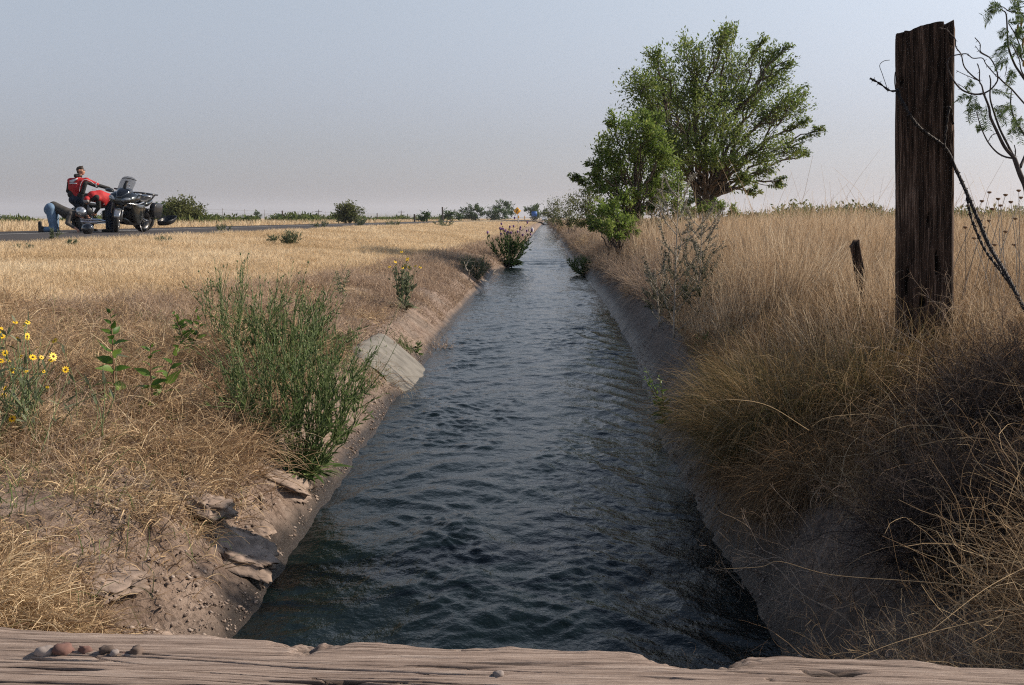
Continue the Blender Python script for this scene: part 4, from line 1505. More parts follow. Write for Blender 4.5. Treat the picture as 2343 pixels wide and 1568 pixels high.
# ---- silvery tall weeds in front of the tree
def silver_weed(p, h, nside, label, lean=0.0):
    root = thing('silver_weed', label, 'tall weed', p)
    mb = MB()
    main = smooth_path([[0, 0, 0], [lean * .3, 0, h * .45], [lean, 0, h]], 12)
    mb.add(*tube(main, np.linspace(.011, .003, len(main)), 6))
    pts, dirs = [], []
    for k in range(nside):
        f = .08 + .9 * k / nside
        b0 = main[int(f * (len(main) - 1))]
        a = k * 2.4 + RNG.normal(0, .4)
        L = h * (.34 - .16 * f) * RNG.uniform(.6, 1.15)
        e = b0 + np.array([math.cos(a) * .75, math.sin(a) * .75, .95]) * L
        pth = smooth_path([b0, b0 * .55 + e * .45 + np.array([math.cos(a), math.sin(a), -.3]) * L * .12, e], 6)
        mb.add(*tube(pth, np.linspace(.005, .0018, len(pth)), 5))
        for q in range(3):
            kk = RNG.integers(3, len(pth) - 1)
            e2 = pth[kk] + (norm(e - b0) + RNG.normal(0, .4, 3)) * L * .4
            p2 = np.stack([pth[kk], (pth[kk] + e2) / 2, e2])
            mb.add(*tube(p2, [.0026, .002, .0014], 4))
            pts.append(np.linspace(pth[kk], e2, 12))
            dirs.append(np.tile(norm(e2 - pth[kk]), (12, 1)))
        pts.append(pth[1:])
        dirs.append(norm(np.gradient(pth, axis=0))[1:])
    mb.build('stem', m_paleg, root)
    P, D = np.concatenate(pts), np.concatenate(dirs)
    n_ = int(len(P) * 4)
    k = RNG.integers(0, len(P), n_)
    hi = P[k][:, 2] / h
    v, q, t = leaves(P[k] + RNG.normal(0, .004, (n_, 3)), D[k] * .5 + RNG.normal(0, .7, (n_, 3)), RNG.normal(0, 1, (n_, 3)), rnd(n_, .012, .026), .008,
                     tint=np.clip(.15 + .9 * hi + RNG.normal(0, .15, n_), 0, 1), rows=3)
    link('leaves', mesh_np('leaves', v, q, t), m_silv, root)
    return root


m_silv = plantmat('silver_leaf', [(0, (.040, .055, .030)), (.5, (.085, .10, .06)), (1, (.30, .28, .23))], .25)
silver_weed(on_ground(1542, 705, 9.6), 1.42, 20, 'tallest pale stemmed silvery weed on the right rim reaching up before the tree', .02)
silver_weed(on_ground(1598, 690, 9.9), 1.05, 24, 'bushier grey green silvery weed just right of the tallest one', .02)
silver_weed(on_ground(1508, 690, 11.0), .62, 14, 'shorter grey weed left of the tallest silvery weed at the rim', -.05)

# single long grass stems over the right bank and before the sky
for q, pts in enumerate([
        [(1650, 1302, 2.5), (1740, 1297, 2.5), (1785, 1285, 2.5), (1900, 1315, 2.45), (2090, 1330, 2.4), (2342, 1350, 2.3)],
        [(1605, 965, 3.6), (1620, 925, 3.6), (1680, 915, 3.6), (1760, 930, 3.7), (1850, 985, 3.8)],
        [(1545, 880, 4.6), (1570, 835, 4.6), (1620, 812, 4.7), (1690, 850, 4.8), (1780, 905, 4.9)],
        [(1640, 790, 4.9), (1720, 880, 4.8), (1790, 1000, 4.7), (1850, 1110, 4.5)],
        [(1700, 720, 4.8), (1770, 850, 4.7), (1830, 980, 4.6)],
        [(1760, 640, 5.0), (1800, 760, 4.9), (1850, 880, 4.8)],
        [(1925, 1520, 2.0), (2050, 1470, 2.05), (2200, 1430, 2.1), (2360, 1400, 2.1)],
        [(1990, 1540, 2.0), (2120, 1450, 2.0), (2250, 1350, 2.1), (2360, 1290, 2.2)]
        ]):
    P = np.array([at(*a) for a in pts])
    sp_ = smooth_path(P, 6)
    o0 = sp_[-1].copy()
    v, f = tube(sp_ - o0, np.linspace(.0006, .0013, len(sp_)) * (sp_[0][1] / 3.2) ** .5, 5)
    o = link('grass_stalk', mesh_np('grass_stalk', v, f, np.full(len(v), .7)), m_bank)
    o.location = tuple(o0)
    lab = ['long bent straw stalk reaching left over the water low on the right', 'pale drooping seed stalk bent down over the right slope', 'arching straw stalk nearest the green waterline weed', 'long straight straw stalk slanting down to the right through the big grass bunch',
           'second straight slanting stalk in the big grass bunch', 'steep upright straw stalk at the top of the big grass bunch', 'lowest straw stalk above the right end of the beam', 'straw stalk rising to the right edge above the beam',
           'short horizontal straw stalk low on the right concrete slope'][q]
    tag(o, lab, 'grass stalk', 'single straw stalks on the right bank')
# ================================================================== trees and bushes
def crown_tree(name, Y, base, lobes, label, cat, leafm, n_per, leafL, px2=lambda a: a, trunk_r=.16, dy=1.0, limb_r=.055, forks=9, seed=1, dens=1.0, bark=None, grp=None, trunk_top=.35, hang=.0):
    """tree from crown lobes given as (px, py, rx, ry) seen at distance Y: trunk, limbs to every lobe, twigs, leaf clusters"""
    rng = np.random.default_rng(seed)
    S = Y / F_PX
    root = thing(name, label, cat, base, group=grp)
    bp_ = np.array(base)
    wood, LV = MB(), MB()
    pxs = np.array([a[0] for a in lobes])
    wid = (pxs.max() - pxs.min() + 2 * np.mean([a[2] for a in lobes])) * S + 1e-6
    rel = 2 * (pxs - (pxs.max() + pxs.min()) / 2) / max(pxs.max() - pxs.min(), 1)
    dd_ = rng.uniform(-1, 1, len(lobes)) * wid * .40 * dy * np.sqrt(np.clip(1 - rel ** 2, .1, 1))
    cen = np.array([at(a[0], a[1], Y + q) - bp_ for a, q in zip(lobes, dd_)])
    H = cen[:, 2].max()
    fork0 = np.array([0, 0, H * trunk_top * .5])
    nt_ = 3 if trunk_r > .1 else 1
    tops = []
    for k in range(nt_):
        a = k * 2.1 + .4
        tp = np.array([math.cos(a) * wid * .05, math.sin(a) * wid * .05, H * trunk_top])
        pth = smooth_path([[math.cos(a) * trunk_r * .5, math.sin(a) * trunk_r * .5, -.15], fork0 * .6 + tp * .15, tp], 6)
        wood.add(*tube(pth, np.linspace(trunk_r, trunk_r * .62, len(pth)), 9))
        tops.append(tp)
    for q, c in enumerate(cen):
        rx, ry = lobes[q][2] * S, lobes[q][3] * S
        tp = tops[int(np.argmin([np.linalg.norm((c - t_) * np.array([1, 1, .2])) for t_ in tops]))]
        b0 = np.array([0, 0, H * trunk_top * rng.uniform(.55, .95)]) * .3 + tp * .7
        mid = b0 * .5 + c * .5 + np.array([0, 0, np.linalg.norm(c - b0) * .10]) + rng.normal(0, .05, 3) * np.linalg.norm(c - b0)
        limb = smooth_path([b0, mid, c], 7)
        limb[1:-1] += rng.normal(0, .018 * np.linalg.norm(c - b0), (len(limb) - 2, 3))
        wood.add(*tube(limb, np.linspace(limb_r, limb_r * .28, len(limb)), 6))
        nf = max(5, int(forks * (rx * ry) / (42 * S) ** 2 * dens))
        for f in range(nf):
            u = norm(rng.normal(0, 1, 3)) * rng.random() ** .36
            tgt = c + u * np.array([rx, (rx + ry) * .5, ry]) * 1.06
            k = rng.integers(len(limb) // 2, len(limb))
            s0 = limb[k]
            mid = (s0 + tgt) / 2 + rng.normal(0, .06, 3) * np.linalg.norm(tgt - s0)
            tw = smooth_path([s0, mid, tgt], 4)
            wood.add(*tube(tw, np.linspace(limb_r * .26, limb_r * .08, len(tw)), 4))
            n_ = int(n_per * rng.uniform(.5, 1.3))
            kk = rng.integers(len(tw) // 2, len(tw), n_)
            dr = norm(tgt - s0)
            cl = min(leafL * 1.7, .34 * min(rx, ry))
            sp_ = tw[kk] + rng.normal(0, cl, (n_, 3)) * np.array([1, 1, .75]) + dr * rng.uniform(-.3, 1.2, (n_, 1)) * cl
            d = dr + rng.normal(0, .7, (n_, 3)) - np.array([0, 0, hang + .15])
            upv = np.array([[0, 0, 1.0]]) + rng.normal(0, .55, (n_, 3))
            LV.add(*leaves(sp_, d, upv, leafL * rng.uniform(.6, 1.3, n_), leafL * .46 * rng.uniform(.8, 1.2, n_), rows=3,
                           tint=np.clip(rng.normal(.45, .16) + rng.normal(0, .2, n_), 0, 1), rng=rng))
    wood.build('trunk', bark or m_bark, root, smooth=True)
    LV.build('crown', leafm, root)
    return root


Z3 = lambda L: [(1210 + a * .347, 30 + b_ * .347, c * .347, d * .347) for a, b_, c, d in L]
BIG = Z3([(740, 500, 120, 110), (690, 440, 70, 60), (880, 350, 120, 95), (820, 290, 50, 50), (1090, 280, 120, 95), (1020, 200, 50, 55), (1290, 190, 80, 75), (1335, 120, 45, 40), (1330, 360, 150, 115), (1550, 250, 90, 75), (1550, 165, 40, 30),
          (1690, 225, 40, 30), (1640, 400, 110, 95), (1715, 310, 40, 35), (1745, 570, 95, 75), (1820, 520, 40, 45), (1600, 650, 130, 90), (1830, 710, 90, 45), (1920, 775, 45, 28), (1730, 870, 95, 60), (1800, 945, 45, 35), (1560, 880, 120, 80),
          (1570, 1040, 85, 55), (1660, 1110, 40, 30), (1410, 1100, 95, 50), (1490, 1175, 40, 25), (1100, 500, 160, 125), (900, 590, 150, 110), (1000, 750, 140, 110), (1200, 690, 130, 110), (1370, 770, 120, 100), (1190, 930, 110, 85), (960, 930, 110, 95),
          (1000, 1110, 90, 60), (1460, 530, 130, 100), (760, 640, 70, 60), (1290, 1130, 70, 40), (1340, 960, 110, 70), (830, 660, 90, 80), (830, 800, 80, 80), (900, 860, 90, 80), (880, 980, 80, 70), (1100, 830, 90, 80), (1250, 560, 110, 90), (1080, 1180, 80, 40)])
SMALL = Z3([(700, 760, 90, 85), (760, 680, 60, 50), (560, 690, 50, 42), (590, 820, 95, 75), (475, 900, 55, 60), (600, 970, 120, 85), (720, 920, 100, 95), (820, 780, 60, 60), (560, 1100, 110, 70), (660, 1080, 85, 80), (400, 1075, 55, 38), (290, 1085, 38, 22),
            (450, 1150, 70, 45), (600, 1230, 110, 65), (720, 1180, 80, 55), (520, 1290, 80, 45), (700, 1310, 70, 45), (780, 1060, 60, 60), (430, 1000, 40, 40), (640, 1360, 90, 45), (560, 1380, 80, 40), (740, 1290, 60, 50), (820, 1200, 60, 60), (840, 1080, 50, 60), (860, 900, 80, 80), (830, 700, 70, 70), (900, 1010, 80, 70), (880, 1150, 80, 60), (760, 860, 80, 70)])
tb = at(1612, 520, 28.0)
crown_tree('big_tree', 28.0, (tb[0], 28.0, .85), BIG, 'largest tree, broad green crown with open dark limbs on the right bank', 'tree', m_tree, 78, .088, trunk_r=.15, limb_r=.046, forks=21, seed=11, dens=1.15, trunk_top=.24)
tb = at(1440, 540, 23.5)
crown_tree('small_tree', 23.5, (tb[0], 23.5, .70), SMALL, 'smaller bright green bushy tree leaning left over the ditch before the largest tree', 'tree', m_tree2, 95, .080, trunk_r=.09, limb_r=.026, forks=17, seed=12, dens=1.3, trunk_top=.22)


def bush(name, Y, lobes, label, leafm, leafL, cat='bush', seed=1, n_per=60, grp=None, zb=.95, dens=3.0, forks=9, limb=.02, hang=0.0, dy=1.0, bx=None):
    c = np.mean([[a[0], a[1]] for a in lobes], 0)
    b0 = at(bx or c[0], HZ, Y)
    return crown_tree(name, Y, (b0[0], Y, zb), lobes, label, cat, leafm, n_per, leafL, trunk_r=limb * 1.4, limb_r=limb, forks=forks, seed=seed, dens=dens, grp=grp, trunk_top=.12, dy=dy, hang=hang)


bush('willow_bush', 115, Z3([(160, 1260, 60, 50), (120, 1300, 50, 45), (200, 1300, 60, 55), (170, 1345, 80, 40), (120, 1350, 50, 30)]), 'olive grey feathery bush farthest up the right bank beside the water', m_olive, .20, seed=21, zb=.75, hang=.3)
bush('willow_bush', 62, Z3([(255, 1250, 60, 50), (280, 1310, 70, 50), (240, 1340, 80, 45), (300, 1370, 80, 40), (220, 1380, 60, 30)]), 'middle olive bush on the right bank behind the dead branches', m_olive, .13, seed=22, zb=.75, hang=.3)
bush('willow_bush', 40, Z3([(370, 1150, 60, 60), (400, 1220, 80, 60), (340, 1270, 80, 60), (440, 1300, 90, 50), (390, 1340, 100, 50), (480, 1370, 90, 40), (350, 1390, 80, 30)]), 'grey green willow bush under the left branches of the smaller tree', m_olive, .10, seed=23, zb=.75, hang=.3)
bush('green_bush', 23.0, Z3([(500, 1370, 70, 40), (440, 1400, 50, 30), (560, 1340, 60, 40), (600, 1400, 60, 35), (520, 1420, 60, 30)]), 'low bright green shrub at the foot of the smaller tree by the rim', m_tree2, .07, seed=24, zb=.6)
bush('green_bush', 26.0, Z3([(1270, 1270, 70, 35), (1340, 1290, 50, 30), (1200, 1270, 60, 45)]), 'low dark green bush right of the largest trunk in the grass', m_tree, .08, seed=25, zb=.85)
bush('green_bush', 25.5, Z3([(820, 1120, 70, 70), (900, 1200, 80, 60), (980, 1240, 60, 50), (850, 1270, 80, 50), (760, 1290, 80, 50), (680, 1340, 80, 45), (920, 1320, 80, 40), (620, 1400, 80, 40), (760, 1390, 80, 40), (1000, 1310, 80, 50), (1100, 1300, 80, 45), (1180, 1300, 80, 40), (1050, 1240, 50, 40), (880, 1390, 80, 40), (960, 1130, 50, 50)]), 'leafy undergrowth bush between the smaller tree and the largest tree', m_tree, .085, seed=26, zb=.8)
bush('green_bush', 21.5, Z3([(460, 1300, 70, 55), (560, 1290, 70, 55), (500, 1390, 80, 45), (600, 1380, 70, 45), (420, 1370, 60, 40), (660, 1430, 60, 40), (540, 1450, 70, 35)]), 'bright green undergrowth hiding the trunk of the smaller tree', m_tree2, .08, seed=27, zb=.6, bx=1412)
twig_bush('dead_branches', on_ground(1312, 528, 50), 14, 1.3, 'dark bare dead branches sticking out over the right water edge', 'dead branches', m_grey, width=.03, depth=4, up=.5)
twig_bush('dry_bush', on_ground(1322, 575, 44), 110, .95, 'grey pink dry bush on the right rim before the willow bushes', 'dry bush', m_pink, width=.012, depth=4, up=.9)
twig_bush('dry_bush', on_ground(1365, 590, 28), 110, .72, 'pale brown dry bush on the right rim nearer than the grey pink one', 'dry bush', m_pink, width=.009, depth=4, up=.8)
twig_bush('dry_bush', on_ground(1300, 545, 64), 80, 1.0, 'small pale dry bush on the right rim at the dead branches', 'dry bush', m_pink, width=.014, depth=4, up=.8)

for q, (px, py, Y, sz, lab) in enumerate([(1342, 560, 36, .8, 'brown dry bush on the right rim between the grey pink bush and the dead branches'), (1388, 618, 23, .52, 'small tan dry bush overhanging the right rim below the pale brown one'),
                                          (1288, 537, 85, 1.1, 'dry brown bush on the right rim beyond the dead branches'), (1276, 528, 130, 1.5, 'dry bush on the right rim under the farthest olive bush'), (1266, 520, 190, 1.8, 'farthest dry bush on the right rim'),
                                          (1422, 640, 18.5, .42, 'low pale dry bush on the right rim left of the silvery weeds'), (1462, 660, 15.0, .34, 'tan tuft of dry twigs on the right rim beside the shorter grey weed')]):
    twig_bush('dry_bush', on_ground(px, py, Y), 90, sz, lab, 'dry bush', m_pink if q % 2 else m_bank, width=.004 + .00035 * Y, depth=4, up=.7)


# ---- bushes beyond the road
FB = [(60, [(395, 478, 14, 20), (415, 480, 20, 24), (440, 485, 22, 22), (408, 497, 40, 14), (445, 500, 24, 12)], 'tall feathery green bush beyond the road right of the open pannier lid', m_olive, .16, 31),
      (62, [(374, 485, 16, 20), (378, 503, 22, 12)], 'dense green bush directly behind the open pannier lid', m_far, .16, 32),
      (80, [(790, 478, 18, 14), (805, 484, 20, 16), (785, 494, 22, 12), (812, 498, 14, 10)], 'lone rounded light green bush beyond the road in the middle of the field view', m_olive, .18, 33),
      (95, [(488, 500, 20, 9), (475, 504, 14, 6)], 'low green bush beyond the road, next right of the tall feathery one', m_far, .2, 34),
      (100, [(635, 500, 20, 8), (655, 505, 14, 5)], 'low green bush beyond the road under the faint water tower like tree', m_far, .2, 35),
      (95, [(715, 502, 18, 9), (735, 506, 12, 5)], 'brownish low bush beyond the road just left of the lone rounded bush', m_olive, .2, 36),
      (110, [(970, 493, 12, 8), (962, 500, 10, 6)], 'small dark round bush by the fence right of the lone rounded one', m_far, .2, 37),
      (150, [(1028, 489, 18, 10), (1045, 495, 12, 9), (1015, 496, 10, 7)], 'rounded green tree left of the airy trees on the horizon', m_far, .28, 38),
      (190, [(1060, 481, 9, 5), (1085, 476, 13, 7), (1104, 486, 9, 7), (1078, 490, 20, 8), (1070, 499, 26, 6)], 'airy tree with separate tufts left of the tallest horizon tree', m_far, .33, 39),
      (200, [(1133, 478, 16, 8), (1150, 466, 16, 7), (1164, 472, 10, 7), (1145, 485, 26, 10), (1120, 488, 8, 8), (1172, 488, 10, 8), (1140, 498, 34, 6)], 'tallest dark tree on the horizon left of the yellow sign', m_far, .35, 40),
      (230, [(1206, 478, 7, 5), (1228, 475, 11, 5), (1222, 482, 13, 9), (1224, 494, 12, 8), (1246, 486, 5, 8)], 'airy tree on the horizon right of the blue sign', m_far, .38, 41),
      (90, [(250, 500, 14, 8)], 'low green bush seen between the two motorcycles', m_far, .2, 42)]
for Y, lo, lab, m_, ll, sd in FB:
    bush('far_bush', Y, lo, lab, m_, ll, 'tree' if Y > 140 else 'bush', seed=sd, n_per=45, zb=.95, forks=7, dens=20.0 * (18 / max(lo[0][2], 10)), limb=.03, dy=.8)

m_scrub = plantmat('scrub_leaf', [(0, (.06, .085, .03)), (.5, (.11, .145, .05)), (1, (.20, .22, .085))], .35)
# low scrub along the far side of the road: one mass
Ns = 26000
lx_, ly_, lz_ = [], [], []
for k in range(150):
    Y = RNG.uniform(58, 190)
    x0 = RNG.uniform(-23 - Y * .55, -18.5) + float(bend(Y))
    if RNG.random() < .35:
        x0 = -19 - RNG.random() * 3 + float(bend(Y))
    rr_ = RNG.uniform(.6, 1.7)
    hh_ = rr_ * RNG.uniform(.2, .62)
    n_ = 420
    u = norm(RNG.normal(0, 1, (n_, 3))) * (RNG.random((n_, 1)) ** .4)
    u += .25 * RNG.normal(0, 1, (n_, 3)) * .5
    lx_.append(x0 + u[:, 0] * rr_)
    ly_.append(Y + u[:, 1] * rr_)
    lz_.append(.9 + np.abs(u[:, 2] + .25) * hh_)
P = np.stack([np.concatenate(lx_), np.concatenate(ly_), np.concatenate(lz_)], -1)
n_ = len(P)
v, q, t = leaves(P, RNG.normal(0, 1, (n_, 3)) + np.array([0, 0, .8]), RNG.normal(0, 1, (n_, 3)), rnd(n_, .16, .42), .15, rows=3)
stuff('roadside_scrub', [(v, q, t)], m_scrub)
# dry verge grass beyond the road
Ns = 50000
y = inv_sample(Ns, 22, 260, 1.4)
x = bend(y) + ROAD_FAR - .3 - RNG.random(Ns) ** 1.5 * 14
V1 = stems(np.stack([x, y, 0 * x + .95], -1), up_dirs(Ns, .4), rnd(Ns, .15, .5), .006 + .0005 * y, 2, .2, .15)
stuff('verge_grass', [V1[:3]], m_field)

# scrub on the right horizon
lx_, ly_, lz_ = [], [], []
for k in range(210):
    Y = RNG.uniform(70, 240)
    x0 = RNG.uniform(.17, .55) * Y + RNG.uniform(0, 4)
    rr_ = RNG.uniform(.7, 2.2)
    hh_ = rr_ * RNG.uniform(.35, .7)
    n_ = 420
    u = norm(RNG.normal(0, 1, (n_, 3))) * (RNG.random((n_, 1)) ** .4) + .12 * RNG.normal(0, 1, (n_, 3))
    lx_.append(x0 + u[:, 0] * rr_)
    ly_.append(Y + u[:, 1] * rr_)
    lz_.append(.9 + np.abs(u[:, 2] + .3) * hh_)
P = np.stack([np.concatenate(lx_), np.concatenate(ly_), np.concatenate(lz_)], -1)
n_ = len(P)
v, q, t = leaves(P, RNG.normal(0, 1, (n_, 3)) + np.array([0, 0, .8]), RNG.normal(0, 1, (n_, 3)), rnd(n_, .18, .45), .17, rows=3)
stuff('horizon_scrub', [(v, q, t)], m_olive)
bush('far_bush', 75, [(1990, 478, 14, 9), (2012, 484, 12, 8), (1970, 489, 14, 6)], 'small feathery bush above the golden grass just left of the thick post', m_olive, .18, seed=51, dens=12, n_per=40)
bush('far_bush', 85, [(1725, 490, 12, 6), (1700, 494, 14, 5)], 'olive bush on the right horizon nearest the largest tree', m_olive, .2, seed=52, dens=12, n_per=40)
bush('far_bush', 90, [(1850, 490, 12, 6), (1868, 493, 9, 5)], 'small dark bush on the right horizon midway to the thick post', m_far, .2, seed=53, dens=12, n_per=40)
bush('far_bush', 160, [(2330, 478, 7, 10), (2330, 488, 9, 6)], 'pointed far tree at the right edge of the horizon', m_far, .3, seed=54, dens=12, n_per=40)
bush('far_bush', 130, [(2216, 490, 12, 5), (2240, 492, 12, 4)], 'low far bush just right of the thick post on the horizon', m_far, .25, seed=55, dens=12, n_per=40)
bush('far_bush', 240, [(588, 491, 5, 6), (592, 496, 6, 4)], 'faint grey tree far behind the roadside scrub', m_far, .4, seed=56, dens=12, n_per=40)

# ---- the mesquite at the right edge
MY = 4.7
mroot_p = np.array([at(2368, 600, MY)[0], MY, .85])
mroot = thing('mesquite_tree', 'thorny mesquite with bare crooked twigs and small feathery leaves at the right edge', 'shrub', mroot_p)
mb = MB()


def mq(px, py, dy=0.0):
    return at(px, py, MY + dy) - mroot_p


Zr = lambda a, b_: (2147 + a * .27, b_ * .27)          # from the enlarged view of the corner
BR = [([(760, 2100), (770, 1800), (740, 1600), (690, 1480), (640, 1340)], .024, .016, 0),
      ([(640, 1340), (560, 1250), (500, 1130), (440, 1000), (425, 910), (380, 795)], .013, .007, 0),
      ([(640, 1340), (590, 1240), (520, 1100), (470, 960), (435, 830), (440, 700), (430, 640)], .009, .004, .05),
      ([(380, 795), (365, 730), (345, 690), (345, 600), (325, 540)], .006, .003, -.02),
      ([(380, 795), (300, 800), (200, 765), (130, 690), (85, 600), (75, 530), (110, 480), (190, 460)], .007, .004, -.03),
      ([(190, 460), (240, 460), (290, 495), (370, 495), (400, 545), (450, 605), (500, 660)], .004, .003, -.03),
      ([(345, 690), (280, 640), (215, 565), (190, 465), (145, 400), (140, 335), (100, 290), (60, 250), (0, 238)], .005, .003, -.05),
      ([(380, 795), (440, 760), (490, 700), (500, 650), (480, 570), (430, 490), (355, 440), (350, 375), (305, 320)], .006, .003, .03),
      ([(430, 490), (360, 455), (345, 440), (310, 390)], .003, .002, .03),
      ([(500, 650), (560, 710), (610, 750), (690, 840), (760, 920)], .005, .006, .05),
      ([(500, 660), (400, 545)], .003, .003, 0),
      ([(640, 1345), (560, 1330), (490, 1290), (420, 1210), (370, 1110), (345, 1040), (320, 950)], .007, .003, -.05),
      ([(420, 1200), (450, 1150), (500, 1130)], .003, .003, -.03),
      ([(690, 1420), (720, 1350), (760, 1250)], .012, .008, .05),
      ([(645, 1330), (650, 1280), (640, 1230)], .005, .003, 0),
      ([(345, 690), (280, 660), (210, 630), (150, 600)], .003, .002, .04),
      ([(360, 805), (280, 800), (220, 750), (160, 710)], .003, .002, .06),
      ([(760, 1200), (690, 1090), (640, 1010), (610, 890), (615, 770)], .008, .004, .1),
      ([(760, 720), (690, 620), (640, 540), (590, 400), (580, 240), (570, 120), (540, 90)], .009, .004, .1),
      ([(760, 560), (700, 500), (690, 400), (640, 280), (590, 200)], .006, .003, .0),
      ([(760, 700), (700, 600), (680, 500), (620, 380)], .005, .003, -.1),
      ([(580, 490), (575, 580), (560, 650)], .003, .002, .1), ([(760, 330), (690, 330), (650, 280)], .005, .003, .05), ([(760, 120), (690, 110), (600, 100), (540, 60), (490, 80)], .005, .002, .0)]
leafpts = []
thornv = MB()
for pts, r0, r1, dyy in BR:
    P = np.array([mq(*Zr(a, b_), dyy * (k / max(1, len(pts) - 1))) for k, (a, b_) in enumerate(pts)])
    sp_ = smooth_path(P, 6)
    mb.add(*tube(sp_, np.linspace(r0, r1, len(sp_)) * .62, 7))
    for k in range(1, len(sp_), 4):
        d = RNG.normal(0, 1, 3)
        mb.add(*tube(np.stack([sp_[k], sp_[k] + norm(d) * .012]), [.0018, .0004], 4))
# hidden lower trunk down to the ground
mb.add(*tube(smooth_path([[-.02, .05, -.15], [.0, .0, .25], list(mq(*Zr(760, 2100)))], 6), np.linspace(.028, .016, 13), 8))
mb.build('branches', m_thorn, mroot, smooth=True)
LV = MB()
fronds = [((280, 800), (250, 1030)), ((300, 810), (300, 1030)), ((330, 900), (390, 1090)), ((400, 900), (420, 1080)), ((250, 810), (170, 860)), ((350, 900), (240, 930)), ((450, 770), (600, 820)), ((480, 900), (560, 1050)), ((560, 890), (500, 1010)),
          ((620, 900), (640, 1080)), ((640, 1010), (600, 1190)), ((630, 1000), (690, 1200)), ((610, 890), (530, 960)), ((690, 1000), (700, 1130)), ((590, 380), (480, 470)), ((580, 430), (480, 540)), ((575, 500), (500, 590)), ((580, 250), (520, 330)),
          ((590, 200), (700, 190)), ((600, 300), (560, 420)), ((640, 280), (720, 330)), ((690, 400), (640, 480)), ((700, 500), (720, 420)), ((540, 70), (400, 110)), ((480, 80), (410, 180)), ((520, 40), (430, 60)), ((600, 100), (690, 70)), ((690, 110), (640, 20)),
          ((600, 5), (720, 20)), ((650, 130), (720, 160)), ((640, 620), (560, 760)), ((240, 770), (290, 700)), ((370, 1110), (320, 1090)), ((620, 590), (580, 700)), ((700, 250), (650, 330)), ((620, 350), (690, 460)), ((660, 300), (720, 250))]
for (a0, b0_), (a1, b1_) in fronds:
    for rep in range(2):
        o1 = RNG.normal(0, 10, 2) * rep
        P = np.array([mq(*Zr(a0, b0_)), mq(*Zr((a0 + a1) / 2 + o1[0], (b0_ + b1_) / 2 - 12), RNG.normal(0, .03)), mq(*Zr(a1 + o1[0] * 2, b1_ + o1[1] * 2), RNG.normal(0, .06))])
        sp_ = smooth_path(P, 7)
        v, f = tube(sp_, .0007, 3)
        LV.add(v, f, .3)
        tg = norm(np.gradient(sp_, axis=0))
        sd = norm(np.cross(tg, RNG.normal(0, .4, 3) + np.array([0, -1, .2])))
        for sgn in (-1, 1):
            d = sd * sgn + tg * .55 + RNG.normal(0, .08, sd.shape)
            LV.add(*leaves(sp_, d, np.tile([0, -.7, .7], (len(sp_), 1)) + RNG.normal(0, .3, sd.shape), rnd(len(sp_), .018, .027), .0042, rows=3))
LV.build('leaflets', m_dgreen2 if 'm_dgreen2' in globals() else m_green, mroot)
pods = MB()
for a, b_ in [(670, 235), (672, 265), (712, 380), (716, 350), (700, 200), (718, 540)]:
    c = mq(*Zr(a, b_))
    pods.add(*ell(c[0], c[1], c[2], .005, .005, .016, 7, 5))
pods.build('catkins', plain('ochre_catkin', (.32, .20, .05), .8, var=.3, scale=50), mroot)
# ================================================================== motorcycles and people on the road shoulder
m_paint = plain('grey_metallic_paint', (.050, .056, .056), .22, metal=.75, coat=.8, var=.06)
m_black = plain('black_plastic', (.012, .012, .013), .45, var=.2)
m_tyre = plain('tyre_rubber', (.016, .016, .016), .85, var=.25)
m_alloy = plain('cast_alloy', (.30, .30, .30), .32, metal=.9, var=.1)
m_chrome = plain('chrome', (.78, .78, .78), .09, metal=1.0, var=.05)
m_silver = plain('silver_paint', (.45, .46, .47), .25, metal=.75, coat=.6, var=.05)
m_seat = plain('seat_vinyl', (.018, .018, .019), .55, var=.2)
m_case = plain('black_case', (.014, .015, .017), .35, var=.15, coat=.2)
m_red = plain('red_jacket', (.42, .012, .016), .75, var=.12, scale=14)
m_jblack = plain('black_textile', (.018, .018, .018), .85, var=.25, scale=14)
m_white = plain('white_trim', (.62, .62, .66), .6, var=.05)
m_skin = plain('skin', (.46, .235, .155), .6, var=.1)
m_hair = plain('dark_hair', (.035, .022, .015), .8, var=.35, scale=40)
m_jeans = plain('blue_jeans', (.125, .20, .30), .85, var=.22, scale=10)
m_djeans = plain('dark_jeans', (.010, .020, .040), .85, var=.25, scale=10)
m_shoe = plain('dark_shoe', (.045, .040, .036), .8, var=.3, scale=20)
m_grey_j = plain('grey_jacket', (.050, .046, .042), .85, var=.25, scale=14)
m_vis = plain('dark_visor', (.010, .011, .013), .06, coat=.8, var=.05)
m_red_l = plain('red_paint', (.35, .008, .012), .3, coat=.6, var=.05)
mg_, nt, n, l, b = new_mat('tinted_screen')
b.inputs['Base Color'].default_value = (.18, .19, .21, 1)
b.inputs['Roughness'].default_value = .05
b.inputs['Alpha'].default_value = .45
m_screen = mg_
mg_, nt, n, l, b = new_mat('headlight_glass')
b.inputs['Base Color'].default_value = (.30, .32, .34, 1)
b.inputs['Roughness'].default_value = .05
b.inputs['Metallic'].default_value = .6
m_lens = mg_


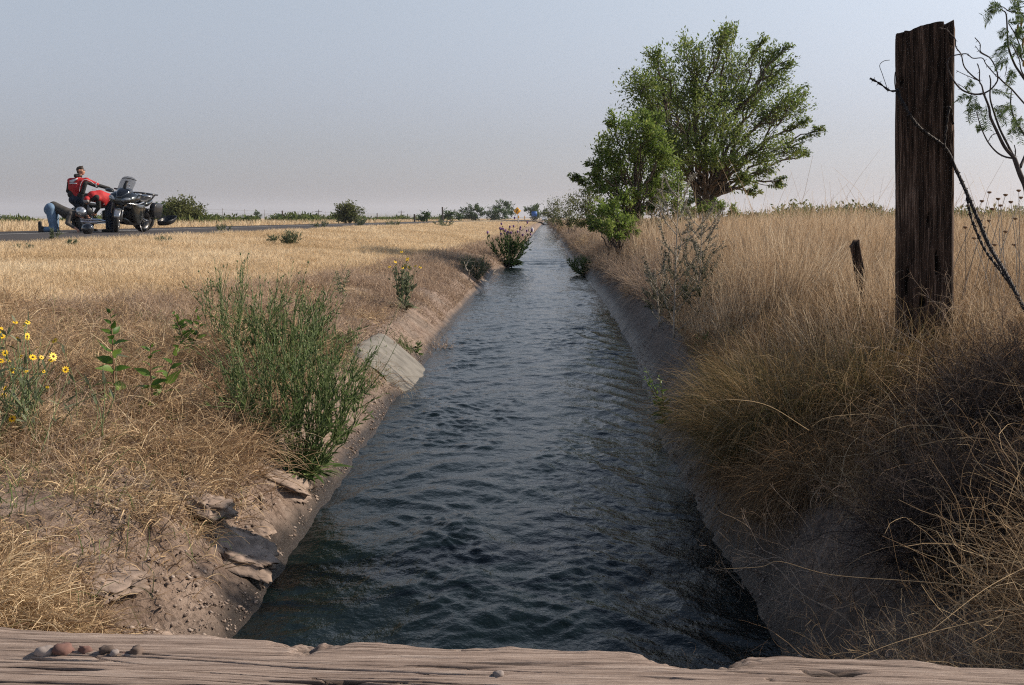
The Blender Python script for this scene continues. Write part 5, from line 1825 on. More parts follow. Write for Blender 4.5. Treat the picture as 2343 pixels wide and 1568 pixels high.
def surf(caps, vox=.014, k=.03, pad=.05):
    """closed smooth surface round tapered capsules (p0, p1, r0, r1): surface nets on a grid"""
    A = np.array([c[0] for c in caps], float)
    B = np.array([c[1] for c in caps], float)
    r0 = np.array([c[2] for c in caps], float)
    r1 = np.array([c[3] for c in caps], float)
    rm = max(r0.max(), r1.max())
    lo = np.minimum(A, B).min(0) - rm - pad
    hi = np.maximum(A, B).max(0) + rm + pad
    nn = np.ceil((hi - lo) / vox).astype(int) + 1
    gx, gy, gz_ = [lo[d] + vox * np.arange(nn[d]) for d in range(3)]
    G = np.full(tuple(nn), 1e3)
    for a, b_, ra, rb in zip(A, B, r0, r1):
        mr = max(ra, rb) + 4 * k + vox * 2
        i0 = np.maximum(((np.minimum(a, b_) - mr - lo) / vox).astype(int), 0)
        i1 = np.minimum(((np.maximum(a, b_) + mr - lo) / vox).astype(int) + 2, nn)
        sl_ = tuple(slice(p, q) for p, q in zip(i0, i1))
        P = np.stack(np.meshgrid(gx[sl_[0]], gy[sl_[1]], gz_[sl_[2]], indexing='ij'), -1)
        ab = b_ - a
        t = np.clip(((P - a) @ ab) / max(ab @ ab, 1e-9), 0, 1)
        d = np.linalg.norm(P - a - t[..., None] * ab, axis=-1) - (ra + (rb - ra) * t)
        g = G[sl_]
        h = np.clip(.5 + .5 * (g - d) / k, 0, 1)
        G[sl_] = np.where(g > 100, d, g * (1 - h) + d * h - k * h * (1 - h))
    s = G < 0
    c = [G[dx:nn[0] - 1 + dx, dy:nn[1] - 1 + dy, dz:nn[2] - 1 + dz] for dx in (0, 1) for dy in (0, 1) for dz in (0, 1)]
    ins = sum((q < 0).astype(int) for q in c)
    act = (ins > 0) & (ins < 8)
    idx = -np.ones(act.shape, int)
    idx[act] = np.arange(act.sum())
    I = np.argwhere(act)
    acc, cnt = np.zeros((len(I), 3)), np.zeros(len(I))
    cv = [q[act] for q in c]
    off = [(dx, dy, dz) for dx in (0, 1) for dy in (0, 1) for dz in (0, 1)]
    for i in range(8):
        for j in range(i + 1, 8):
            if sum(abs(off[i][q] - off[j][q]) for q in range(3)) == 1:
                m = (cv[i] < 0) != (cv[j] < 0)
                t = np.where(m, cv[i] / np.where(m, cv[i] - cv[j], 1), 0)[:, None]
                acc += np.where(m[:, None], np.array(off[i]) + t * (np.array(off[j]) - np.array(off[i])), 0)
                cnt += m
    V = lo + (I + acc / cnt[:, None]) * vox
    Q = []
    for ax_ in range(3):
        u, w = (ax_ + 1) % 3, (ax_ + 2) % 3
        a0, a1 = [slice(None)] * 3, [slice(None)] * 3
        a0[ax_], a1[ax_] = slice(0, -1), slice(1, None)
        cr = s[tuple(a0)] != s[tuple(a1)]
        e = np.argwhere(cr)
        e = e[(e[:, u] > 0) & (e[:, w] > 0) & (e[:, u] < nn[u] - 1) & (e[:, w] < nn[w] - 1)]
        du, dw = np.eye(3, dtype=int)[u], np.eye(3, dtype=int)[w]
        q = np.stack([idx[tuple((e - x).T)] for x in (0 * du, du, du + dw, dw)], -1)
        fl = s[tuple(e.T)]
        q[fl] = q[fl][:, ::-1]
        Q.append(q[(q >= 0).all(1)])
    return V, np.concatenate(Q)[:, ::-1]


def surf_obj(name, caps, mat, parent, vox=.014, k=.03):
    v, q = surf(caps, vox, k)
    return link(name, mesh_np(name, v, q, smooth=True), mat, parent)


MOTO_Y = 28.6


def zp(zx, zy):
    """pixel of the enlarged motorcycle view -> pixel of the whole picture"""
    return 48.4 + .1549 * zx, 350.9 + .1549 * zy


RZ = ROAD_Z + .02


def road_at(zx, Y):
    p = at(zp(zx, 0)[0], HZ, Y)
    return np.array([p[0], Y, RZ])


# ------------------------------------------------------------------ wheels
def wheel(name, root, c, r, w, spokes=5, disc=True, rimmat=None):
    """wheel in the xz-plane at c: parent tyre, children rim and brake disc"""
    a = np.linspace(0, 2 * np.pi, 36, endpoint=False)
    o2 = sup(12, .055, w / 2, 2.3)
    rings = np.stack([np.stack([(r - .055 + o2[:, 0]) * math.cos(t), o2[:, 1], (r - .055 + o2[:, 0]) * math.sin(t)], -1) for t in a])
    n_ = 12
    i, j = np.meshgrid(np.arange(36), np.arange(n_), indexing='ij')
    Q = np.stack([i * n_ + j, i * n_ + (j + 1) % n_, ((i + 1) % 36) * n_ + (j + 1) % n_, ((i + 1) % 36) * n_ + j], -1).reshape(-1, 4)
    ty = link(name, mesh_np(name, rings.reshape(-1, 3), Q, smooth=True), m_tyre, root)
    ty.location = tuple(c)
    mb = MB()
    ri = r - .11
    rv = np.stack([np.stack([(ri + .012 * q[0]) * np.cos(a), 0 * a + q[1] * w * .42, (ri + .012 * q[0]) * np.sin(a)], -1) for q in ((0, -1), (1.2, -1), (1.2, 1), (0, 1), (0, -1))], 1)
    V = rv.reshape(-1, 3)
    i, j = np.meshgrid(np.arange(36), np.arange(4), indexing='ij')
    mb.add(V, np.stack([i * 5 + j, i * 5 + j + 1, ((i + 1) % 36) * 5 + j + 1, ((i + 1) % 36) * 5 + j], -1).reshape(-1, 4))
    for k in range(spokes):
        t = k / spokes * 6.283 + .3
        d = np.array([math.cos(t), 0, math.sin(t)])
        mb.add(*tube(np.stack([d * .02, d * ri * .5, d * ri]), [.022, .016, .02], 6))
    mb.add(*tube([[0, -w * .45, 0], [0, w * .45, 0]], .035, 12))
    mb.build('rim', rimmat or m_alloy, ty, smooth=False)
    if disc:
        for sg in (-1, 1):
            dv = np.stack([np.stack([q * np.cos(a), 0 * a + sg * w * .5, q * np.sin(a)], -1) for q in (.085, .145)], 1).reshape(-1, 3)
            i, j = np.meshgrid(np.arange(36), np.arange(1), indexing='ij')
            link('brake_disc', mesh_np('brake_disc', dv, np.stack([i * 2, i * 2 + 1, ((i + 1) % 36) * 2 + 1, ((i + 1) % 36) * 2], -1).reshape(-1, 4)), m_alloy, ty)
    return ty


def body_loft(name, root, secs, mat, n_=24, p=2.6):
    """secs: (x, z, half width, half height[, y])"""
    rings = []
    for s in secs:
        o2 = sup(n_, s[2], s[3], p)
        rings.append(np.stack([np.full(n_, s[0]), o2[:, 0] + (s[4] if len(s) > 4 else 0), s[1] + o2[:, 1]], -1))
    v, f = loft(rings)
    return link(name, mesh_np(name, v, f, smooth=True), mat, root)


# ------------------------------------------------------------------ the grey sport touring motorcycle
fw, rw = road_at(1390, 27.8), road_at(1775, 29.34)
h_ = norm((fw - rw)[:2])
ang = math.atan2(h_[1], h_[0])
c_ = fw + (rw - fw) / np.linalg.norm(rw - fw) * .77
mt = thing('motorcycle', 'dark grey touring motorcycle facing the camera with windscreen and one open side case', 'motorcycle', c_, ang)
mt.scale = (1.0, 1.10, 1.03)
mt.rotation_euler = (R(-9), 0, ang)          # leans to its left on the side stand
WB = .77
wheel('front_wheel', mt, (WB, 0, .30), .30, .125)
wheel('rear_wheel', mt, (-WB, 0, .32), .32, .19, disc=False)
body_loft('front_fairing', mt, [(.83, .84, .07, .05), (.815, .85, .19, .095), (.77, .865, .265, .13), (.66, .90, .31, .16), (.50, .93, .335, .17), (.34, .94, .33, .16), (.20, .94, .26, .10)], m_paint, p=2.3)
for sg in (-1, 1):
    sec = []
    for x_, zc, hh_, yy_, th_ in [(.56, .74, .07, .235, .03), (.46, .63, .20, .27, .05), (.30, .53, .27, .285, .05), (.12, .52, .27, .28, .045), (-.06, .58, .20, .265, .035), (-.20, .66, .10, .24, .02)]:
        sec.append((x_, zc, th_, hh_, sg * yy_))
    body_loft('side_fairing', mt, sec, m_paint, p=3.0)
    # fairing shoulder with the bright upper edge
    v, f = tube(smooth_path([[.80, sg * .22, .80], [.5, sg * .345, .80], [.1, sg * .335, .86]], 6), np.linspace(.012, .02, 13), 7)
    link('fairing_trim', mesh_np('fairing_trim', v, f, smooth=True), m_silver, mt)
    # headlight set into the nose
    v, f = ell(0, 0, 0, .085, .12, .055, 14, 9)
    M = np.array(Matrix.Rotation(sg * R(38), 3, 'Z') @ Matrix.Rotation(R(-14), 3, 'Y') @ Matrix.Rotation(sg * R(18), 3, 'X'))
    hl = link('headlight', mesh_np('headlight', v @ M.T, f, smooth=True), m_lens, mt)
    hl.location = (.79, sg * .175, .885)
    # mirror pods
    mb = MB()
    v, f = ell(0, 0, 0, .06, .115, .045, 12, 8)
    mb.add(v + (.36, sg * .47, 1.04), f)
    mr = mb.build('mirror', m_silver if sg > 0 else m_paint, mt, smooth=True)
    v, f = tube([[.40, sg * .30, 1.02], [.37, sg * .42, 1.04]], .02, 6)
    link('mirror_arm', mesh_np('mirror_arm', v, f), m_black, mr)
    v, f = tube(smooth_path([[.47, sg * .06, 1.03], [.33, sg * .20, 1.10], [.20, sg * .40, 1.10]], 5), .016, 8)
    hb = link('handlebar', mesh_np('handlebar', v, f, smooth=True), m_black, mt)
    v, f = tube([[.26, sg * .28, 1.10], [.20, sg * .41, 1.10]], .022, 8)
    link('grip', mesh_np('grip', v, f, smooth=True), m_black, hb)
    # fork leg
    v, f = tube([[.775, sg * .085, .30], [.70, sg * .085, .52], [.56, sg * .09, .88]], [.032, .03, .026], 10)
    link('fork_leg', mesh_np('fork_leg', v, f, smooth=True), m_black if sg < 0 else m_alloy, mt)
    # calliper
    v, f = box(.66, sg * .085, .34, .09, .05, .10)
    link('brake_calliper', mesh_np('brake_calliper', v, f), m_alloy, mt)
# the front wheel is steered towards the camera
_st, _wc = R(20), np.array([WB, 0, 0])
_Rz = np.array(Matrix.Rotation(_st, 3, 'Z'))
STEER = [o for o in mt.children if o.name.split('.')[0] in ('fork_leg', 'brake_calliper', 'front_wheel')]
# the dark beak between the fairing halves
body_loft('fairing_centre', mt, [(.84, .93, .05, .03), (.72, 1.00, .13, .07), (.58, 1.07, .17, .09), (.44, 1.12, .17, .07)], m_vis, p=2.4)
# front fender
fen = []
for t in np.linspace(R(20), R(170), 14):
    o2 = sup(12, .012, .085, 2.6)
    rr_ = .325
    fen.append(np.stack([WB + (rr_ + o2[:, 0]) * math.cos(t), o2[:, 1] * (1 - .25 * abs(math.cos(t))), .30 + (rr_ + o2[:, 0]) * math.sin(t)], -1))
v, f = loft(fen)
link('front_fender', mesh_np('front_fender', v, f, smooth=True), m_silver, mt)
STEER += [o for o in mt.children if o.name.split('.')[0] == 'front_fender']
for o in STEER:
    o.location = tuple(np.array(o.location) if o.name.startswith('front_wheel') else _wc - _Rz @ _wc)
    o.rotation_euler = (0, 0, _st)
# windscreen
rows = []
for s in np.linspace(0, 1, 14):
    hw = np.interp(s, [0, .15, .6, .85, .95, 1], [.16, .19, .20, .175, .13, .06])
    yv = np.linspace(-1, 1, 15) * hw
    x_ = .60 - .26 * s - .9 * yv ** 2 * 1.2
    rows.append(np.stack([x_, yv, 1.08 + .40 * s - .0 * yv], -1))
rows = np.array(rows)
th_ = np.array([.004, 0, .002])
v = np.concatenate([rows.reshape(-1, 3) + th_, rows.reshape(-1, 3) - th_])
g1 = grid_faces(14, 15)
ws = link('windscreen', mesh_np('windscreen', v, np.concatenate([g1, g1[:, ::-1] + 14 * 15]), smooth=True), m_screen, mt)
v, f = tube(smooth_path([np.array([.32, -.185, 1.40]), np.array([.385, -.1, 1.425]), np.array([.40, 0, 1.43]), np.array([.385, .1, 1.425]), np.array([.32, .185, 1.40])], 5), .011, 6)
link('screen_lip', mesh_np('screen_lip', v, f, smooth=True), m_black, ws)
v, f = box(.50, -.01, 1.25, .02, .075, .26, Matrix.Rotation(R(-32), 3, 'Y'))
link('screen_bracket', mesh_np('screen_bracket', v, f), m_black, mt)
body_loft('fuel_tank', mt, [(.28, .93, .10, .06), (.20, .96, .19, .12), (.02, .97, .20, .13), (-.18, .92, .15, .10), (-.26, .88, .09, .05)], m_paint)
body_loft('seat', mt, [(-.16, .86, .09, .04), (-.28, .85, .16, .05), (-.48, .86, .17, .055), (-.60, .90, .15, .05), (-.86, .93, .13, .05), (-.92, .93, .08, .03)], m_seat)
body_loft('tail_fairing', mt, [(-.35, .76, .17, .08), (-.60, .79, .18, .09), (-.88, .86, .15, .07), (-1.0, .89, .09, .04)], m_paint)
v, f = box(-.90, 0, 1.05, .36, .38, .04)
rk = link('luggage_rack', mesh_np('luggage_rack', v, f), m_case, mt)
mb = MB()
for sg in (-1, 1):
    mb.add(*tube([[-.86, sg * .12, .90], [-.90, sg * .14, 1.02]], .012, 6))
    mb.add(*tube([[-.96, sg * .08, .90], [-1.02, sg * .14, 1.04]], .012, 6))
mb.build('rack_stay', m_black, rk)
body_loft('engine', mt, [(.36, .50, .18, .16), (.15, .48, .22, .20), (-.15, .46, .22, .20), (-.36, .44, .16, .15)], m_black, p=3)
body_loft('belly_pan', mt, [(.55, .36, .10, .07), (.35, .29, .20, .08), (0, .27, .21, .07), (-.25, .30, .16, .06)], m_paint, p=3)
v, f = tube(smooth_path([[.1, -.18, .28], [-.4, -.22, .30], [-.7, -.26, .40], [-1.1, -.28, .48]], 6), np.interp(np.linspace(0, 1, 19), [0, .5, .6, 1], [.025, .03, .055, .06]), 10)
link('exhaust', mesh_np('exhaust', v, f, smooth=True), m_alloy, mt)
v, f = tube([[-.15, .10, .45], [-.50, .10, .36], [-.77, .11, .32]], [.05, .04, .035], 8)
link('swingarm', mesh_np('swingarm', v, f, smooth=True), m_alloy, mt)
v, f = tube([[-.05, .20, .30], [-.12, .33, -.045]], [.014, .012], 7)
link('side_stand', mesh_np('side_stand', v, f), m_alloy, mt)
v, f = tube([[-.25, .20, .36], [-.25, .32, .36]], [.014, .014], 6)
link('foot_peg', mesh_np('foot_peg', v, f), m_alloy, mt)
# side cases; the left one stands open with its lid hanging down
for sg in (-1, 1):
    cx_ = -.80
    rings = []
    for y_, sc_ in ((.22, .90), (.24, 1.0), (.36 if sg > 0 else .44, 1.0), (.37 if sg > 0 else .47, .93)):
        o2 = sup(22, .27 * sc_, .21 * sc_, 3.2)
        rings.append(np.stack([cx_ + o2[:, 0], np.full(22, sg * y_), .64 + o2[:, 1]], -1))
    v, f = loft(rings)
    cs_ = link('side_case', mesh_np('side_case', v, f if sg < 0 else f[:, ::-1], smooth=False), m_case, mt)
    if sg > 0:
        # bowl-shaped lid: hinged at the bottom, lying open outwards
        bowl = []
        for r_, dz in ((.96, .0), (1.0, .015), (1.0, -.01), (.97, -.07), (.86, -.12), (.55, -.145), (.05, -.15)):
            o2 = sup(26, .27 * r_, .21 * r_, 2.8)
            bowl.append(np.stack([cx_ + o2[:, 0], .62 + o2[:, 1], .47 + dz + .20 * o2[:, 1] - .30 * o2[:, 0]], -1))
        inner = [b2 + np.array([0, 0, .018]) for b2 in bowl[2:]]
        inner = [np.array(bowl[1].mean(0) + (q - bowl[1].mean(0)) * np.array([.96, .96, 1])) for q in inner]
        v, f = loft(inner[::-1] + bowl, caps=False)
        lid = link('case_lid', mesh_np('case_lid', v, f, smooth=True), m_case, cs_)
        v, f = tube([[cx_ - .1, .37, .60], [cx_ - .12, .52, .50]], .008, 6)
        link('lid_strap', mesh_np('lid_strap', v, f), m_djeans, cs_)

# ------------------------------------------------------------------ the chrome cruiser behind
rw2 = road_at(915, 29.7)
h2 = norm(np.array([.86, .50]))
c2_ = rw2 + np.array([h2[0], h2[1], 0]) * .82
m2 = thing('motorcycle', 'black motorcycle with chrome engine and pipes, half hidden behind the kneeling and bending men', 'motorcycle', c2_, math.atan2(h2[1], h2[0]))
wheel('front_wheel', m2, (.82, 0, .32), .32, .14, rimmat=m_chrome)
wheel('rear_wheel', m2, (-.82, 0, .32), .32, .18, rimmat=m_chrome)
body_loft('fuel_tank', m2, [(.40, .84, .06, .05), (.28, .86, .15, .10), (.05, .86, .17, .12), (-.18, .80, .10, .07)], m_black)
body_loft('seat', m2, [(-.12, .74, .10, .05), (-.30, .72, .18, .06), (-.60, .76, .17, .07), (-.95, .82, .13, .05)], m_seat)
fen = []
for t in np.linspace(R(10), R(178), 14):
    o2 = sup(12, .012, .10, 2.6)
    fen.append(np.stack([-.82 + (.36 + o2[:, 0]) * math.cos(t), o2[:, 1], .32 + (.36 + o2[:, 0]) * math.sin(t)], -1))
v, f = loft(fen)
link('rear_fender', mesh_np('rear_fender', v, f, smooth=True), m_black, m2)
fen = [q + np.array([1.64, 0, 0]) for q in fen]
v, f = loft(fen)
link('front_fender', mesh_np('front_fender', v, f, smooth=True), m_black, m2)
body_loft('engine', m2, [(.36, .48, .14, .16), (.20, .46, .20, .22), (-.10, .44, .20, .22), (-.30, .44, .14, .16)], m_black, p=3)
for sg in (-1, 1):
    mb = MB()
    for k in range(3):
        mb.add(*box(.18 - .17 * k, sg * .27, .50, .12, .16, .20))
    for k in range(2):
        v, f = tube([[.30, sg * .35, .53 - .11 * k], [-.22, sg * .35, .53 - .11 * k]], .034, 10)
        mb.add(v, f)
    mb.build('cylinder_head', m_chrome, m2, smooth=False)
    for k in range(2):
        v, f = tube(smooth_path([[.20, sg * .30, .36], [.0, sg * .33, .27], [-.5, sg * .31, .26 + .07 * k], [-1.05, sg * .31, .29 + .08 * k]], 6), np.interp(np.linspace(0, 1, 19), [0, .5, .6, 1], [.022, .025, .045, .048]), 9)
        link('exhaust_pipe', mesh_np('exhaust_pipe', v, f, smooth=True), m_chrome, m2)
    v, f = tube([[.86, sg * .11, .32], [.58, sg * .11, .95]], [.028, .022], 8)
    link('fork_leg', mesh_np('fork_leg', v, f, smooth=True), m_chrome, m2)
    v, f = tube(smooth_path([[.54, sg * .05, 1.0], [.44, sg * .26, 1.10], [.24, sg * .42, 1.06]], 5), .014, 7)
    link('handlebar', mesh_np('handlebar', v, f, smooth=True), m_chrome, m2)
    v, f = tube([[.42, sg * .30, 1.10], [.42, sg * .36, 1.30]], .007, 6)
    mr = link('mirror_arm', mesh_np('mirror_arm', v, f), m_chrome, m2)
    v, f = ell(.42, sg * .37, 1.33, .02, .07, .045, 10, 7)
    link('mirror', mesh_np('mirror', v, f, smooth=True), m_chrome, mr)
    rings = []
    for y_, sc_ in ((.20, .85), (.23, 1.0), (.40, 1.0), (.43, .88)):
        o2 = sup(20, .26 * sc_, .15 * sc_, 3.0)
        rings.append(np.stack([-.86 + o2[:, 0], np.full(20, sg * y_), .56 + o2[:, 1]], -1))
    v, f = loft(rings)
    link('saddlebag', mesh_np('saddlebag', v, f if sg < 0 else f[:, ::-1]), m_case, m2)
v, f = ell(.66, 0, .92, .10, .11, .11, 14, 9)
link('headlight', mesh_np('headlight', v, f, smooth=True), m_chrome, m2)
v, f = ell(-1.16, 0, .62, .04, .09, .05, 12, 7)
link('tail_light', mesh_np('tail_light', v, f, smooth=True), m_red_l, m2)
v, f = tube([[-.1, .18, .28], [-.2, .33, .01]], .013, 6)
link('side_stand', mesh_np('side_stand', v, f), m_chrome, m2)


# ------------------------------------------------------------------ people
def PF(Y, zx0):
    """maker of person-frame points: enlarged-view pixel (zx, zy) at the person's own distance, plus depth dy -> metres from the person's foot point"""
    o = road_at(zx0, Y)
    S = .2561 / 3872 * 2342 / F_PX * Y

    def f(zx, zy, dy=0.0):
        p = at(*zp(zx, zy), Y)
        return np.array([p[0] - o[0], dy, p[2] - o[2]])
    return o, S, f


def hand_caps(w, d, palm_n, s=1.0, curl=.9):
    """palm and five bent fingers from the wrist w along d; palm_n points out of the palm"""
    d = norm(np.asarray(d, float))
    nn_ = norm(np.asarray(palm_n, float) - d * np.dot(palm_n, d))
    sd = np.cross(d, nn_)
    w = np.asarray(w, float)
    caps = []
    for k, L in zip((-1.5, -.5, .5, 1.5), (.075, .085, .08, .062)):
        k0 = w + d * .085 * s + sd * k * .020 * s
        caps.append((w + sd * k * .012 * s, k0, .018 * s, .014 * s))
        d1 = norm(d * math.cos(curl * .6) + nn_ * math.sin(curl * .6))
        k1 = k0 + d1 * L * .5 * s
        d2 = norm(d * math.cos(curl * 1.5) + nn_ * math.sin(curl * 1.5))
        caps += [(k0, k1, .0115 * s, .0105 * s), (k1, k1 + d2 * L * .5 * s, .0105 * s, .009 * s)]
    t0 = w + d * .03 * s + sd * .03 * s
    t1 = t0 + norm(sd * .8 + d * .5 + nn_ * .4) * .045 * s
    caps += [(t0, t1, .014 * s, .012 * s), (t1, t1 + norm(d + nn_ * .6) * .032 * s, .012 * s, .010 * s)]
    return caps


# -- the standing man in the red jacket, seen from behind
o1, S1, f1 = PF(29.5, 860)
p1 = thing('person', 'man in red and black jacket with a white wing emblem standing astride the rear motorcycle', 'person', o1)
hipL, hipR = f1(770, 690), f1(870, 690, .06)
sL, sR = f1(716, 408, .02), f1(952, 402, .06)
elL, haL = f1(672, 560, .10), f1(760, 640, .38)
elR, haR = f1(1085, 470, .20), f1(1215, 515, .38)
nk, hd = f1(838, 345, .04), f1(862, 262, .06)
kL, kR = f1(850, 830, .10), f1(960, 830, .25)
aL, aR = f1(870, 1130, .05), f1(985, 1130, .22)
body = [(hipL, hipR, .09, .09), ((hipL + hipR) / 2, f1(815, 520, .02), .09, .12), (f1(815, 520, .02), f1(832, 420, .03), .13, .12), (sL, sR, .06, .06), (nk - [0, 0, .06], hd - [0, 0, .06], .055, .055),
        (hd + [-.018, 0, .03], hd + [.025, 0, .0], .082, .078), (hd + [.03, .02, -.05], hd + [.05, .03, -.075], .05, .035), (hd + [.085, .035, -.005], hd + [.105, .04, -.025], .012, .014), (hd + [.075, .03, -.06], hd + [.082, .035, -.06], .018, .018),
        (hd + [.005, -.082, -.01], hd + [.005, -.084, .02], .015, .013),
        (sL, elL, .055, .045), (elL, haL, .045, .033), (sR, elR, .055, .045), (elR, haR, .045, .033),
        (hipL, kL, .088, .062), (kL, aL, .06, .042), (hipR, kR, .088, .062), (kR, aR, .06, .042)] + hand_caps(haR, haR - elR, [0, 0, -1.0])
surf_obj('body', body, m_skin, p1, .012, .025)
red = [((hipL + hipR) / 2 + [0, 0, .13], f1(815, 520, .02), .135, .148), (f1(815, 520, .02), f1(830, 420, .03), .148, .135), (sL, sR, .075, .075), (f1(740, 520), f1(745, 420), .08, .09), (f1(880, 520, .02), f1(890, 420, .02), .09, .09),
       (sR, elR + [0, 0, .012], .072, .055)]
jk = surf_obj('jacket', red, m_red, p1, .012, .04)
blk = [(sL + [-.02, .01, -.04], elL, .062, .058), (elL, elL * .3 + haL * .7, .058, .046)]
surf_obj('jacket_sleeve', blk, m_jblack, jk, .012, .02)
blk = [(f1(915, 575, -.02), f1(950, 450, -.02), .062, .058), (f1(960, 430, .0), elR + [-.01, -.035, -.035], .050, .046)]
surf_obj('jacket_side_panel', blk, m_jblack, jk, .012, .02)
blk = [(f1(742, 610), f1(890, 612, .03), .108, .108), (f1(760, 630), f1(880, 632, .03), .11, .11)]
surf_obj('jacket_waistband', blk, m_jblack, jk, .012, .02)
surf_obj('collar', [(f1(812, 335, -.02), f1(858, 335, .06), .058, .058)], m_jblack, jk, .012, .02)
surf_obj('glove', [(elR * .92 + haR * .08, haR, .054, .046)] + [(a, b_, r_ + .006, q + .006) for a, b_, r_, q in hand_caps(haR, haR - elR, [0, 0, -1.0])], m_jblack, p1, .011, .015)
v, f = tube(smooth_path([f1(1098, 420, .12), f1(1080, 455, .10), f1(1078, 500, .12)], 4), .013, 7)
link('cuff_trim', mesh_np('cuff_trim', v, f, smooth=True), m_white, jk)
v, f = tube(smooth_path([f1(885, 570, -.115), f1(905, 450, -.10), f1(945, 395, -.06), f1(1010, 410, .02), f1(1075, 470, .10)], 6), .007, 6)
link('piping', mesh_np('piping', v, f, smooth=True), m_white, jk)
surf_obj('trousers', [(hipL, hipR, .125, .125), (f1(790, 650), f1(880, 650, .05), .12, .12), (hipL, kL, .11, .075), (kL, aL, .072, .058), (hipR, kR, .11, .075), (kR, aR, .072, .058)], m_djeans, p1, .013, .03)
for a in (aL, aR):
    fo = np.array([a[0], a[1], .05])
    surf_obj('boot', [(np.array([a[0], a[1], .16]), fo, .055, .05), (fo, fo + [.09, .14, -.012], .05, .036)], m_jblack, p1, .012, .02)
hair = [(hd + [-.03, -.005, .05], hd + [.02, .0, .06], .078, .072), (hd + [-.045, 0, -.03], hd + [-.045, 0, .03], .058, .07), (hd + [.03, .0, .10], hd + [.065, .0, .135], .028, .016), (hd + [-.01, 0, .11], hd + [.02, 0, .12], .03, .02)]
surf_obj('hair', hair, m_hair, p1, .011, .02)
v, f = box(*(hd + [.075, .03, .022]), .05, .13, .032)
sg_ = link('sunglasses', mesh_np('sunglasses', v, f), m_vis, p1)
v, f = tube([hd + [-.01, -.078, .022], hd + [.06, -.055, .022]], .006, 5)
link('temple', mesh_np('temple', v, f), m_vis, sg_)


def emblem(parent, pts, mat, name='emblem', dy=-.004):
    """flat badge whose outline follows the jacket: fan of quads shrink-fitted by a straight probe towards the cloth"""
    pts = np.array(pts)
    cen = pts.mean(0)
    front = np.concatenate([pts, [cen]])
    back = front + [0, .012, 0]
    n_ = len(pts)
    F = []
    for k in range(n_):
        k2 = (k + 1) % n_
        F.append([k, k2, n_])
    for k in range(n_):
        k2 = (k + 1) % n_
        F.append([k, n_ + 1 + k, k2])
        F.append([k2, n_ + 1 + k, n_ + 1 + k2])
    return link(name, mesh_np(name, np.concatenate([front, back]), np.array(F)), mat, parent)


jv = np.empty((len(jk.data.vertices), 3), np.float32)
jk.data.vertices.foreach_get('co', jv.ravel())


def cloth_y(x_, z_):
    d = np.hypot(jv[:, 0] - x_, jv[:, 2] - z_)
    near = jv[d < .02]
    return (near[:, 1].min() if len(near) else 0) - .006


_qs = [f1(a, b_) for a in range(735, 861, 12) for b_ in range(368, 460, 10)]
_qf = lambda x_, z_: np.stack([np.ones_like(x_), x_, z_, x_ * x_, z_ * z_, x_ * z_], -1)
_qx, _qz = np.array([q[0] for q in _qs]), np.array([q[2] for q in _qs])
_qy = np.array([cloth_y(a, b_) for a, b_ in zip(_qx, _qz)])
_qc = np.linalg.lstsq(_qf(_qx, _qz), _qy, rcond=None)[0]
_qo = (_qf(_qx, _qz) @ _qc - _qy).max()


def on_back(zx, zy):
    p = f1(zx, zy)
    return [p[0], float(_qf(np.array(p[0]), np.array(p[2])) @ _qc - _qo), p[2]]


wing = [(733, 408), (765, 396), (800, 385), (830, 376), (858, 366), (852, 385), (838, 402), (820, 415), (806, 424), (798, 434), (780, 437), (752, 432), (738, 424)]
emblem(jk, [on_back(*q) for q in wing], m_white)
bar = [(735, 440), (770, 437), (800, 440), (830, 441), (852, 445), (850, 458), (815, 458), (775, 457), (737, 456)]
emblem(jk, [on_back(*q) for q in bar], m_white)

# -- the man bending down between the motorcycles
o2_, S2, f2 = PF(28.7, 1290)
p2 = thing('person', 'man in red jacket bending forward head down between the two motorcycles', 'person', o2_)
hp = f2(1275, 690, .18)
hpL, hpR = hp + [-.07, .04, 0], hp + [.07, -.03, 0]
sh = f2(1110, 640, -.22)
shL, shR = sh + [-.16, .02, -.02], sh + [.15, -.02, -.06]
h2d = f2(1062, 700, -.36)
k1, k2 = f2(1262, 930, .10), f2(1310, 930, .02)
a1_, a2_ = f2(1250, 1140, .16), f2(1318, 1140, .08)
e1, e2 = f2(985, 800, -.22), f2(1190, 800, -.20)
w1, w2 = f2(1010, 900, -.18), f2(1150, 870, -.22)
body = [(hpL, hpR, .105, .105), (hp, sh, .125, .13), (shL, shR, .065, .065), (sh + [-.03, -.05, -.02], h2d, .055, .055), (h2d + [.0, .02, .03], h2d + [.0, -.02, -.03], .085, .075),
        (h2d + [0, -.03, -.08], h2d + [0, -.01, -.09], .03, .025), (h2d + [-.085, .0, -.03], h2d + [-.09, .01, -.03], .014, .014), (h2d + [.085, .0, -.03], h2d + [.09, .01, -.03], .014, .014),
        (shL, e1, .055, .045), (e1, w1, .043, .032), (shR, e2, .055, .045), (e2, w2, .043, .032),
        (hpL, k1, .09, .062), (k1, a1_, .06, .042), (hpR, k2, .09, .062), (k2, a2_, .06, .042)] + hand_caps(w1, w1 - e1, [.6, .3, 0]) + hand_caps(w2, w2 - e2, [-.6, .3, 0])
surf_obj('body', body, m_skin, p2, .012, .025)
j2 = surf_obj('jacket', [(hp + [-.03, -.05, .03], sh * .6 + hp * .4 + [0, 0, .03], .15, .175), (sh * .6 + hp * .4 + [0, 0, .02], sh, .175, .15), (shL, shR, .085, .085), (f2(1200, 720, .0), f2(1190, 670, -.1), .14, .14)], m_red, p2, .013, .05)
surf_obj('jacket_yoke', [(shL + [.01, -.05, .02], h2d + [-.05, .07, .06], .085, .06), (shR + [-.02, -.05, .02], h2d + [.07, .07, .04], .085, .06), (h2d + [-.04, .07, .07], h2d + [.06, .07, .06], .07, .07)], m_jblack, j2, .012, .03)
